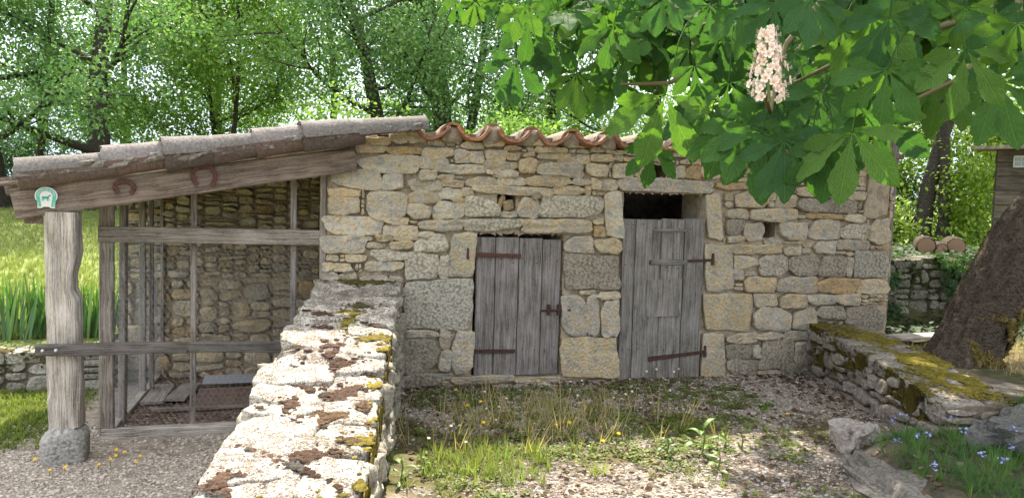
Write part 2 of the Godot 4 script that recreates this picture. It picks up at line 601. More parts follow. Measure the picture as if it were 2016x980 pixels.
# ---------------------------------------------------------------- the stone outbuilding
const STONES := [
	0.512,2.027,0.267,0.049,"y", 0.713,2.066,0.136,0.094,"c", 0.850,2.075,0.162,0.107,"g", 0.499,1.961,0.247,0.049,"c", 0.767,1.962,0.290,0.054,"o",
	1.044,1.952,0.254,0.079,"c", 0.637,1.847,0.496,0.148,"w", 1.003,1.877,0.236,0.108,"w", 0.382,1.716,0.398,0.147,"w", 0.676,1.700,0.157,0.124,"w",
	0.958,1.772,0.143,0.083,"c", 0.935,1.687,0.278,0.092,"g", 0.924,1.589,0.295,0.105,"g", 1.103,1.751,0.145,0.050,"c", 1.235,1.823,0.422,0.076,"g",
	1.161,1.702,0.201,0.051,"y", 1.155,1.620,0.184,0.089,"w", 1.229,1.567,0.142,0.030,"y", 0.288,1.609,0.248,0.061,"y", 0.285,1.503,0.240,0.143,"c",
	0.624,1.502,0.308,0.244,"w", 0.890,1.473,0.198,0.117,"c", 1.134,1.482,0.257,0.135,"w", 1.417,1.520,0.294,0.158,"l", 0.371,1.343,0.456,0.148,"w",
	0.749,1.292,0.283,0.113,"c", 0.700,1.383,0.186,0.046,"c", 1.077,1.356,0.359,0.089,"g", 0.952,1.280,0.123,0.051,"c", 0.999,1.209,0.272,0.152,"l",
	0.287,1.192,0.341,0.144,"w", 0.609,1.245,0.132,0.046,"y", 0.753,1.190,0.188,0.059,"y", 0.388,1.079,0.158,0.050,"c", 0.646,1.105,0.302,0.084,"l",
	0.611,1.017,0.310,0.075,"g", 0.926,1.018,0.263,0.212,"l", 1.105,1.006,0.077,0.188,"g", 0.174,1.010,0.088,0.053,"c", 0.290,1.002,0.137,0.062,"c",
	0.187,0.934,0.112,0.082,"g", 0.317,0.926,0.141,0.066,"c", 0.534,0.909,0.226,0.050,"g", 0.710,0.834,0.108,0.198,"g", 1.072,0.695,0.593,0.425,"L",
	1.263,1.111,0.235,0.381,"C", 0.924,0.449,0.298,0.064,"g", 1.131,0.462,0.091,0.030,"g", 1.137,0.376,0.091,0.134,"g", 0.919,0.265,0.333,0.288,"d",
	1.136,0.222,0.091,0.165,"g", 1.281,0.280,0.184,0.380,"w", 0.923,0.060,0.351,0.112,"d", 1.150,0.082,0.087,0.052,"g", 1.470,0.045,0.536,0.053,"g",
	1.952,0.016,0.408,0.050,"g", 1.331,2.025,0.186,0.051,"c", 1.514,2.052,0.162,0.055,"y", 1.858,2.092,0.162,0.090,"c", 1.997,2.057,0.105,0.026,"c",
	2.190,2.068,0.125,0.039,"y", 1.676,2.016,0.142,0.030,"o", 2.013,2.017,0.288,0.039,"y", 1.242,1.933,0.116,0.101,"w", 1.366,1.927,0.113,0.097,"w",
	1.532,1.948,0.185,0.085,"c", 1.680,1.954,0.102,0.060,"y", 1.816,1.968,0.090,0.034,"c", 1.989,1.966,0.183,0.043,"c", 1.574,1.869,0.309,0.060,"c",
	1.817,1.877,0.158,0.129,"y", 2.118,1.853,0.415,0.113,"g", 2.138,1.952,0.106,0.065,"y", 2.285,1.949,0.177,0.074,"c", 2.487,1.968,0.209,0.053,"y",
	2.441,1.858,0.194,0.102,"c", 1.478,1.812,0.044,0.030,"c", 1.620,1.806,0.222,0.051,"c", 1.410,1.729,0.262,0.072,"c", 1.668,1.741,0.236,0.064,"c",
	2.004,1.747,0.417,0.083,"y", 2.303,1.750,0.155,0.053,"c", 2.436,1.738,0.080,0.093,"y", 1.692,1.662,0.702,0.060,"c", 2.192,1.674,0.279,0.075,"y",
	2.360,1.681,0.047,0.080,"y", 1.294,1.636,0.078,0.072,"c", 1.834,1.525,0.181,0.178,"g", 2.222,1.538,0.569,0.181,"l", 1.646,1.460,0.161,0.039,"g",
	1.511,1.367,0.500,0.099,"l", 2.082,1.368,0.624,0.119,"c", 2.299,1.213,0.250,0.142,"g", 2.479,1.323,0.091,0.089,"o", 2.566,1.196,0.255,0.131,"y",
	2.432,0.968,0.520,0.306,"G", 2.395,0.790,0.133,0.032,"c", 2.586,0.759,0.218,0.064,"c", 2.275,0.586,0.218,0.361,"g", 2.450,0.581,0.115,0.359,"g",
	2.606,0.554,0.175,0.329,"g", 2.438,0.204,0.548,0.361,"Y", 2.618,1.470,0.178,0.408,"W", 3.127,1.747,0.947,0.109,"g", 2.562,1.731,0.153,0.098,"c",
	2.697,1.864,0.193,0.125,"c", 2.639,1.972,0.077,0.049,"c", 2.773,1.963,0.179,0.040,"o", 2.611,2.022,0.177,0.035,"y", 2.879,1.864,0.142,0.121,"c",
	3.244,1.867,0.090,0.105,"c", 3.372,1.876,0.147,0.114,"o", 3.551,1.882,0.190,0.115,"c", 3.310,2.029,0.297,0.059,"c", 3.379,1.968,0.289,0.050,"c",
	3.518,2.074,0.102,0.087,"c", 3.595,1.981,0.124,0.051,"o", 3.792,1.760,0.361,0.061,"o", 3.609,1.478,0.155,0.419,"C", 3.679,1.008,0.293,0.438,"C",
	3.791,0.598,0.508,0.353,"Y", 3.659,0.185,0.247,0.431,"C", 3.974,1.643,0.340,0.155,"c", 4.187,1.764,0.237,0.066,"c", 4.189,1.677,0.070,0.062,"c",
	4.349,1.633,0.224,0.119,"c", 3.843,1.509,0.221,0.089,"c", 4.214,1.504,0.498,0.114,"c", 3.826,1.384,0.174,0.141,"d", 4.024,1.344,0.198,0.180,"g",
	4.439,1.357,0.286,0.168,"g", 3.831,1.273,0.153,0.052,"c", 4.218,1.249,0.157,0.043,"g", 4.054,1.181,0.569,0.081,"y", 3.946,1.059,0.234,0.114,"g",
	4.244,1.034,0.327,0.187,"l", 3.885,0.943,0.101,0.090,"g", 4.107,0.851,0.313,0.139,"y", 4.509,0.843,0.445,0.156,"g", 4.967,0.833,0.448,0.143,"o",
	4.183,0.704,0.245,0.116,"c", 4.472,0.692,0.266,0.127,"y", 4.771,0.704,0.312,0.089,"g", 4.264,0.524,0.389,0.214,"g", 4.596,0.514,0.252,0.197,"g",
	4.884,0.577,0.309,0.124,"d", 3.940,0.349,0.300,0.092,"c", 4.245,0.369,0.290,0.068,"g", 4.572,0.360,0.342,0.084,"g", 3.931,0.219,0.268,0.140,"d",
	4.108,0.222,0.065,0.117,"g", 4.335,0.181,0.365,0.284,"G", 4.640,0.200,0.226,0.213,"g", 3.973,0.073,0.318,0.131,"d", 4.254,-0.012,0.204,0.088,"g",
	3.878,-0.025,0.139,0.053,"g", 4.566,0.039,0.393,0.104,"d", 4.638,1.602,0.329,0.120,"d", 4.977,1.600,0.325,0.122,"d", 4.765,1.505,0.383,0.048,"o",
	5.116,1.490,0.248,0.074,"c", 4.779,1.377,0.361,0.180,"g", 5.127,1.365,0.312,0.148,"l", 5.407,1.366,0.224,0.243,"c", 4.786,1.201,0.232,0.122,"g",
	5.105,1.231,0.375,0.089,"g", 4.441,1.172,0.171,0.077,"c", 4.583,1.027,0.329,0.185,"d", 4.894,1.021,0.279,0.202,"d", 5.082,1.024,0.075,0.178,"g",
	5.338,1.049,0.406,0.259,"L", 5.373,0.829,0.342,0.140,"c", 5.078,0.699,0.278,0.105,"c", 5.302,0.511,0.483,0.237,"d", 4.594,1.728,0.255,0.086,"c",
	4.798,1.768,0.124,0.154,"c", 5.096,1.705,0.224,0.073,"c", 5.360,1.719,0.269,0.433,"m"
]
const HOLES := [[1.375, 0.055, 2.165, 1.29], [2.725, -0.12, 3.515, 1.675], [1.567, 1.485, 1.728, 1.625], [2.96, 1.815, 3.18, 1.935], [4.135, 1.285, 4.278, 1.437]]


func tone(k: String) -> Array:
	match k:
		"c": return [Color(0.65, 0.565, 0.435), M.stone]
		"y": return [Color(0.64, 0.53, 0.365), M.stone]
		"o": return [Color(0.56, 0.42, 0.25), M.stone]
		"w": return [Color(0.68, 0.62, 0.52), M.stone]
		"g": return [Color(0.58, 0.525, 0.44), M.stone]
		"d": return [Color(0.42, 0.375, 0.31), M.lichen]
		"l": return [Color(0.62, 0.565, 0.475), M.lichen]
		"L": return [Color(0.57, 0.535, 0.47), M.lichen]
		"C": return [Color(0.68, 0.605, 0.47), M.stone]
		"Y": return [Color(0.68, 0.575, 0.405), M.stone]
		"W": return [Color(0.68, 0.625, 0.52), M.stone]
		"G": return [Color(0.46, 0.41, 0.335), M.lichen]
	return [Color(0.44, 0.37, 0.27), M.mortar]


func crest(x: float) -> float:
	# the top of the masonry follows the tiles: low under a channel, high under a cover
	return 2.085 + 0.05 * cos((x - 1.143) / 0.345 * TAU)


func stone_building() -> void:
	var t := thing("stone_outbuilding", "long low rubble stone outbuilding with two plank doors and scalloped tile eave", "outbuilding", Vector3.ZERO)
	# mortar bed of the front, real openings left out
	var b := Buf.new()
	var x0 := 0.15
	var x1 := 5.57
	var cx := 196
	var cy := 78
	for j in cy + 1:
		for i in cx + 1:
			var x := lerpf(x0, x1, i / float(cx))
			var y := lerpf(-0.12, crest(x), j / float(cy))
			var q := Vector3(x, y, 0)
			var z := -0.020 + 0.026 * n3(q * 4.0) + 0.014 * n3(q * 19.0)
			var c := 1.0 + 0.2 * n3(q * 3.0)
			b.add(Vector3(x + 0.008 * n3(q * 21.0), y, z), Color(0.53 * c, 0.435 * c, 0.315 * c))
	for j in cy:
		for i in cx:
			var m := (b.v[j * (cx + 1) + i] + b.v[(j + 1) * (cx + 1) + i + 1]) * 0.5
			var open := m.x < 0.375 and m.y > 1.80
			for h in HOLES:
				open = open or (m.x > h[0] and m.x < h[2] and m.y > h[1] and m.y < h[3])
			if not open:
				var k := j * (cx + 1) + i
				b.quad(k, k + cx + 1, k + cx + 2, k + 1)
	var front := part("front_wall", b.mesh(), M.mortar, t)
	# the core of the wall behind it, with reveals, and the other three walls
	var xs := [0.15, 5.57]
	var ys := [-0.15, 2.04]
	for h in HOLES:
		for k in [0, 2]:
			xs.append(h[k])
		for k in [1, 3]:
			ys.append(h[k])
	xs.sort()
	ys.sort()
	b = Buf.new()
	var mc := Color(0.53, 0.435, 0.315)
	for i in xs.size() - 1:
		for j in ys.size() - 1:
			var mx: float = (xs[i] + xs[i + 1]) * 0.5
			var my: float = (ys[j] + ys[j + 1]) * 0.5
			var open := false
			for h in HOLES:
				open = open or (mx > h[0] and mx < h[2] and my > h[1] and my < h[3])
			if not open and xs[i + 1] - xs[i] > 0.001 and ys[j + 1] - ys[j] > 0.001:
				box(b, Vector3(xs[i], ys[j], -0.45), Vector3(xs[i + 1], ys[j + 1], -0.06), mc)
	part("wall_core", b.mesh(false), M.mortar, t)
	for w in [["side_wall", Vector3(0.15, -0.4, -3.2), Vector3(0.55, 1.80, -0.452)], ["side_wall", Vector3(5.17, -0.4, -3.2), Vector3(5.57, 1.80, -0.452)], ["rear_wall", Vector3(0.552, -0.4, -3.2), Vector3(5.168, 1.84, -2.8)]]:
		b = Buf.new()
		box(b, w[1], w[2], mc)
		part(w[0], b.mesh(false), M.mortar, t)
	# stones picked out one by one, then smaller ones in what is left between them
	var used := []
	for h in HOLES:
		used.append(Rect2(h[0], h[1], h[2] - h[0], h[3] - h[1]))
	used.append(Rect2(0.1, 1.79, 0.275, 0.5))
	var r := RandomNumberGenerator.new()
	r.seed = 5
	for k in range(0, STONES.size(), 5):
		var x: float = STONES[k]
		var y: float = STONES[k + 1]
		var w: float = STONES[k + 2]
		var h: float = STONES[k + 3]
		var code: String = STONES[k + 4]
		used.append(Rect2(x - w * 0.5 - 0.006, y - h * 0.5 - 0.006, w + 0.012, h + 0.012))
		var tn := tone(code)
		var dressed := code in ["C", "Y", "W", "L", "G", "m"]
		var d := r.randf_range(0.026, 0.034) if dressed else r.randf_range(0.022, 0.056)
		var c: Color = tn[0] * r.randf_range(0.88, 1.12)
		var me := rock(w + (-0.002 if dressed else 0.018), h + (0.002 if dressed else 0.013), d, 100 + k, c, 16.0 if dressed else r.randf_range(4.5, 10.0), 32 if w > 0.3 else 24, 0.007 if dressed else 0.017)
		part("stone", me, tn[1], front, frame(Vector3.RIGHT.rotated(Vector3.BACK, r.randf_range(-0.02, 0.02)), Vector3.UP, Vector3.BACK, Vector3(x, y, 0.0)))
	var small := fill(0.15, 0.0, 5.55, 2.07, used, 77, 0.05, 0.24, 0.03, 0.095)
	var codes := ["c", "c", "y", "w", "g", "c", "y", "g"]
	small.sort_custom(func(p, q): return p[2] * p[3] > q[2] * q[3])
	var chips := SurfaceTool.new()
	chips.begin(Mesh.PRIMITIVE_TRIANGLES)
	for k in small.size():
		var s: Array = small[k]
		var tn := tone(codes[r.randi() % codes.size()])
		var c: Color = tn[0] * r.randf_range(0.85, 1.1)
		var me := rock(s[2] + 0.010, s[3] + 0.008, r.randf_range(0.012, 0.042), r.randi(), c, r.randf_range(3.6, 8.0), 16, 0.013)
		var xf := Transform3D(Basis(Vector3.BACK, r.randf_range(-0.05, 0.05)), Vector3(s[0], s[1], 0.0))
		if k < 90:
			part("stone", me, tn[1], front, xf)
		else:
			chips.append_from(me, 0, xf)
	stuff(part("small_stones", chips.commit(), M.stone, front))
	# two loose stones sitting in the vent slot
	part("stone", rock(0.05, 0.15, 0.05, 901, Color(0.52, 0.40, 0.22), 3.0), M.stone, front, Transform3D(Basis(Vector3.BACK, -0.5), Vector3(1.595, 1.555, -0.05)))
	part("stone", rock(0.10, 0.10, 0.05, 902, Color(0.55, 0.43, 0.26), 3.5), M.stone, front, Transform3D(Basis(Vector3.BACK, 0.2), Vector3(1.665, 1.535, -0.06)))
	part("stone", rock(0.07, 0.075, 0.06, 903, Color(0.36, 0.33, 0.28), 3.5), M.stone, front, Transform3D(Basis(Vector3.BACK, 0.5), Vector3(1.885, 1.625, 0.015)))
	# roof: deck, then channels with covers over them
	var roof := part("roof", slab(Vector3(0.5, 2.13, -0.1), Vector3(5.75, 2.13, -0.1), Vector3(0, -0.30, -3.4), 0.04), M.wood_brown, t)
	var slope := Basis(Vector3.RIGHT, deg_to_rad(-5.0))
	var clay := Color(0.47, 0.20, 0.115)
	var grey := Color(0.30, 0.235, 0.20)
	for row in 2:
		for k in 13:
			var x := 0.972 + 0.345 * k
			var sag := 0.006 * sin(k * 1.7)
			var o := slope * Vector3(0, 0, -0.40 * row)
			var a := slope.rotated(Vector3.UP, r.randf_range(-0.03, 0.03)).rotated(Vector3.BACK, r.randf_range(-0.05, 0.05))
			if k < 14:
				part("channel_tile", tile_mesh("channel", r.randi() % 3), M.tile, roof, Transform3D(a, Vector3(x, 2.212 + sag, 0.125 + r.randf_range(-0.015, 0.02)) + o))
			a = slope.rotated(Vector3.UP, r.randf_range(-0.04, 0.04)).rotated(Vector3.BACK, r.randf_range(-0.09, 0.09))
			part("cover_tile", tile_mesh("cover", r.randi() % 3), M.tile, roof, Transform3D(a, Vector3(x + 0.172, 2.098 + sag, 0.075 + r.randf_range(-0.03, 0.03)) + o))
	# bedding of mortar and chips under each cover
	for k in 14:
		var x := 1.144 + 0.345 * k
		if x > 5.6:
			break
		var bed := boulder(Vector3(0.22, 0.15, 0.16), 60 + k, Color(0.40, 0.335, 0.25), 0.22, 12, 7)
		part("mortar_bed", bed, M.mortar, roof, Transform3D(Basis(), Vector3(x, 2.11, 0.005)))
		for q in 2:
			part("stone", rock(r.randf_range(0.06, 0.11), r.randf_range(0.03, 0.05), 0.03, 3000 + k * 3 + q, tone(codes[(k + q) % 8])[0], 3.5, 12, 0.01), M.stone, front, Transform3D(Basis(), Vector3(x + r.randf_range(-0.05, 0.05), 2.065 + 0.05 * q, 0.03)))
	plank_door_small(t)
	plank_door_tall(t)


func slab(a: Vector3, b2: Vector3, away: Vector3, thick: float) -> ArrayMesh:
	var b := Buf.new()
	var n := away.cross(b2 - a).normalized()
	if n.y < 0.0:
		n = -n
	var q := [a, b2, b2 + away, a + away]
	for s in 2:
		for p in q:
			b.add(p - n * thick * s, Color.WHITE, Vector2(p.x, p.z))
	b.quad(0, 1, 2, 3)
	b.quad(4, 7, 6, 5)
	for k in 4:
		b.quad(k, k + 4, (k + 1) % 4 + 4, (k + 1) % 4)
	return b.mesh(false)


func tile_mesh(kind: String, v: int) -> ArrayMesh:
	var key := kind + str(v)
	if not mesh_cache.has(key):
		var clay := Color(0.42 + 0.04 * v, 0.205 + 0.02 * v, 0.13)
		var grey := Color(0.29 + 0.03 * v, 0.24 + 0.02 * v, 0.21)
		if kind == "channel":
			mesh_cache[key] = pipe_tile(0.155, 0.140, 0.46, 0.024, -1.0, PI * 0.80, grey, clay, 11 + v)
		elif kind == "cover":
			mesh_cache[key] = pipe_tile(0.108, 0.125, 0.46, 0.020, 1.0, PI * 0.95, grey, clay * 0.8, 31 + v)
		elif kind == "verge":
			mesh_cache[key] = pipe_tile(0.132, 0.112, 0.50, 0.022, 1.0, PI * 1.0, Color(0.20 + 0.035 * v, 0.182 + 0.03 * v, 0.168 + 0.03 * v), Color(0.17, 0.13, 0.115), 51 + v)
		else:
			mesh_cache[key] = pipe_tile(0.13, 0.112, 0.50, 0.022, -1.0, PI * 0.9, grey, [Color(0.19, 0.145, 0.13), Color(0.165, 0.13, 0.12), Color(0.215, 0.15, 0.13)][v], 71 + v)
	return mesh_cache[key]


func strap(parent: Node3D, x0: float, x1: float, y: float, y1: float, h: float, pin: float, material: Material) -> void:
	# a forged strap hinge with its eye and the pintle driven into the jamb
	var b := Buf.new()
	var n := 12
	for k in n + 1:
		var f := k / float(n)
		var x := lerpf(x0, x1, f)
		var yy := lerpf(y, y1, f) + 0.002 * n3(Vector3(x * 9.0, y, 0))
		var hh := h * (1.0 + 0.12 * n3(Vector3(x * 14.0, y, 4.0)))
		for q in [Vector2(-1, 0), Vector2(-1, 1), Vector2(1, 1), Vector2(1, 0)]:
			b.add(Vector3(x, yy + q.x * hh * 0.5, 0.012 + q.y * 0.009))
	for k in n:
		for q in 4:
			b.quad(k * 4 + q, k * 4 + (q + 1) % 4, k * 4 + 4 + (q + 1) % 4, k * 4 + 4 + q)
	b.quad(0, 1, 2, 3)
	b.quad(n * 4 + 3, n * 4 + 2, n * 4 + 1, n * 4)
	var s := part("strap_hinge", b.mesh(false), material, parent)
	b = Buf.new()
	tube(b, [Vector3(pin, y - 0.04, 0.030), Vector3(pin, y + 0.055, 0.030)], [0.013, 0.011], 8)
	tube(b, [Vector3(pin, y - 0.035, 0.03), Vector3(pin, y - 0.035, -0.04)], [0.012, 0.012], 8)
	part("pintle", b.mesh(), material, s)
	for k in 3:
		b = Buf.new()
		tube(b, [Vector3(0, 0, 0), Vector3(0, 0, 0.006)], [0.007, 0.005], 6)
		var f := 0.2 + 0.33 * k
		part("nail", b.mesh(), material, s, Transform3D(Basis(), Vector3(lerpf(x0, x1, f), lerpf(y, y1, f), 0.0205)))


func plank_door_small(t: Node3D) -> void:
	var door := Node3D.new()
	door.name = "door"
	door.set_meta("label", "short grey plank door with rusty strap hinges and bolt")
	t.add_child(door, true)
	var e := [1.387, 1.556, 1.763, 1.975, 2.146]
	var tops := [1.262, 1.262, 1.256, 1.248]
	for k in 4:
		var w: float = e[k + 1] - e[k] - 0.007
		var y1: float = tops[k]
		part("plank", board(w, y1 - 0.072, 0.03, 40 + k, 0.003, 14, Color.WHITE * (0.92 + 0.07 * (k % 3))), M.wood_grey, door, Transform3D(Basis(), Vector3((e[k] + e[k + 1]) * 0.5, (y1 + 0.072) * 0.5, -0.012)))
	for y in [0.30, 1.08]:
		part("ledge", board(0.10, 0.74, 0.025, 50, 0.003, 6), M.wood_grey, door, Transform3D(Basis(Vector3.BACK, PI / 2), Vector3(1.77, y, -0.042)))
	nails(door, e, [0.30, 1.06], 0.004)
	strap(door, 1.31, 1.775, 1.118, 1.105, 0.036, 1.307, M.rust)
	strap(door, 1.28, 1.745, 0.292, 0.282, 0.033, 1.283, M.iron)
	# sliding bolt across to the jamb with two staples
	var b := Buf.new()
	tube(b, [Vector3(1.965, 0.632, 0.022), Vector3(2.235, 0.634, 0.030)], [0.009, 0.009], 8)
	var bolt := part("bolt", b.mesh(), M.iron, door)
	for x in [2.04, 2.13]:
		b = Buf.new()
		box(b, Vector3(x - 0.012, 0.592, 0.002), Vector3(x + 0.012, 0.684, 0.034))
		part("staple", b.mesh(false), M.iron, bolt)


func plank_door_tall(t: Node3D) -> void:
	var door := Node3D.new()
	door.name = "door"
	door.set_meta("label", "taller grey plank door with a small framed hatch and a patch board")
	t.add_child(door, true)
	var e := [2.708, 2.83, 3.082, 3.31, 3.512]
	var tops := [1.443, 1.437, 1.448, 1.455]
	for k in 4:
		var w: float = e[k + 1] - e[k] - 0.006
		part("plank", board(w, tops[k] + 0.022, 0.032, 140 + k * 7, 0.005, 16, Color.WHITE * (0.9 + 0.06 * (k % 3))), M.wood_door, door, Transform3D(Basis(), Vector3((e[k] + e[k + 1]) * 0.5, (tops[k] - 0.022) * 0.5, 0.012)))
	for y in [0.28, 1.0]:
		part("ledge", board(0.10, 0.74, 0.03, 150, 0.003, 6), M.wood_door, door, Transform3D(Basis(Vector3.BACK, PI / 2), Vector3(3.11, y, -0.022)))
	nails(door, e, [0.26, 1.02, 1.38], 0.029)
	# the hatch: four thin battens round a square
	var hx := 3.0
	var hx2 := 3.318
	var hy := 1.075
	var hy2 := 1.345
	for q in [[(hx + hx2) * 0.5, hy2, hx2 - hx, 0.026, 1], [(hx + hx2) * 0.5, hy - 0.015, hx2 - hx + 0.04, 0.045, 1], [hx, (hy + hy2) * 0.5, hy2 - hy - 0.03, 0.016, 0], [hx2, (hy + hy2) * 0.5, hy2 - hy - 0.03, 0.02, 0]]:
		part("batten", board(q[3], q[2], 0.014, 160 + int(q[0] * 90), 0.003, 8, Color.WHITE * 0.85), M.wood_door, door, Transform3D(Basis(Vector3.BACK, PI / 2) if q[4] else Basis(), Vector3(q[0], q[1], 0.036)))
	part("patch_board", board(0.345, 0.335, 0.010, 170, 0.003, 8, Color.WHITE * 1.02), M.wood_door, door, Transform3D(Basis(), Vector3(3.125, 0.735, 0.0335)))
	var s := Node3D.new()
	s.name = "hinges"
	strap_on(door, 3.60, 2.97, 1.080, 1.055, 0.030)
	strap_on(door, 3.56, 2.99, 0.230, 0.180, 0.036)
	s.free()


func nails(door: Node3D, e: Array, ys: Array, z: float) -> void:
	var b := Buf.new()
	tube(b, [Vector3(0, 0, -0.004), Vector3(0, 0, 0.003)], [0.006, 0.0045], 7)
	var m := b.mesh()
	for k in e.size() - 1:
		for y in ys:
			for f in [0.25, 0.75]:
				part("nail", m, M.iron, door, Transform3D(Basis(), Vector3(lerpf(e[k], e[k + 1], f), y + 0.02 * sin(k * 5.0 + f * 9.0), z)))


func strap_on(door: Node3D, x0: float, x1: float, y: float, y1: float, h: float) -> void:
	var holder := Node3D.new()
	holder.name = "hinge"
	holder.position = Vector3(0, 0, 0.022)
	door.add_child(holder, true)
	strap_flat(holder, x0, x1, y, y1, h)


func strap_flat(parent: Node3D, x0: float, x1: float, y: float, y1: float, h: float) -> void:
	var b := Buf.new()
	var n := 14
	for k in n + 1:
		var f := k / float(n)
		var x := lerpf(x0, x1, f)
		var yy := lerpf(y, y1, f) + 0.003 * n3(Vector3(x * 9.0, y, 0))
		var hh := h * (1.0 + 0.25 * n3(Vector3(x * 14.0, y, 4.0))) * (0.75 + 0.4 * f)
		for q in [Vector2(-1, 0), Vector2(-1, 1), Vector2(1, 1), Vector2(1, 0)]:
			b.add(Vector3(x, yy + q.x * hh * 0.5, 0.008 + q.y * 0.010))
	for k in n:
		for q in 4:
			b.quad(k * 4 + q, k * 4 + (q + 1) % 4, k * 4 + 4 + (q + 1) % 4, k * 4 + 4 + q)
	b.quad(0, 1, 2, 3)
	b.quad(n * 4 + 3, n * 4 + 2, n * 4 + 1, n * 4)
	tube(b, [Vector3(x0 - 0.005, y - 0.045, 0.018), Vector3(x0 - 0.005, y + 0.062, 0.018)], [0.017, 0.011], 8)
	tube(b, [Vector3(x0 - 0.005, y - 0.03, 0.018), Vector3(x0 - 0.005, y - 0.03, -0.05)], [0.013, 0.013], 8)
	part("strap", b.mesh(false), M.iron, parent)


# ---------------------------------------------------------------- the lean-to
func along(a: Vector3, b2: Vector3, normal: Vector3) -> Transform3D:
	# y along a to b2, z as near to normal as may be, at the middle
	var y := (b2 - a).normalized()
	var x := y.cross(normal).normalized()
	return Transform3D(Basis(x, y, x.cross(y)), (a + b2) * 0.5)


func beam(parent: Node3D, called: String, a: Vector3, b2: Vector3, w: float, t: float, material: Material, sd: int, wear := 0.004, normal := Vector3.BACK, w2 := -1.0) -> MeshInstance3D:
	return part(called, board(w, a.distance_to(b2), t, sd, wear, 14, Color.WHITE, w2), material, parent, along(a, b2, normal))


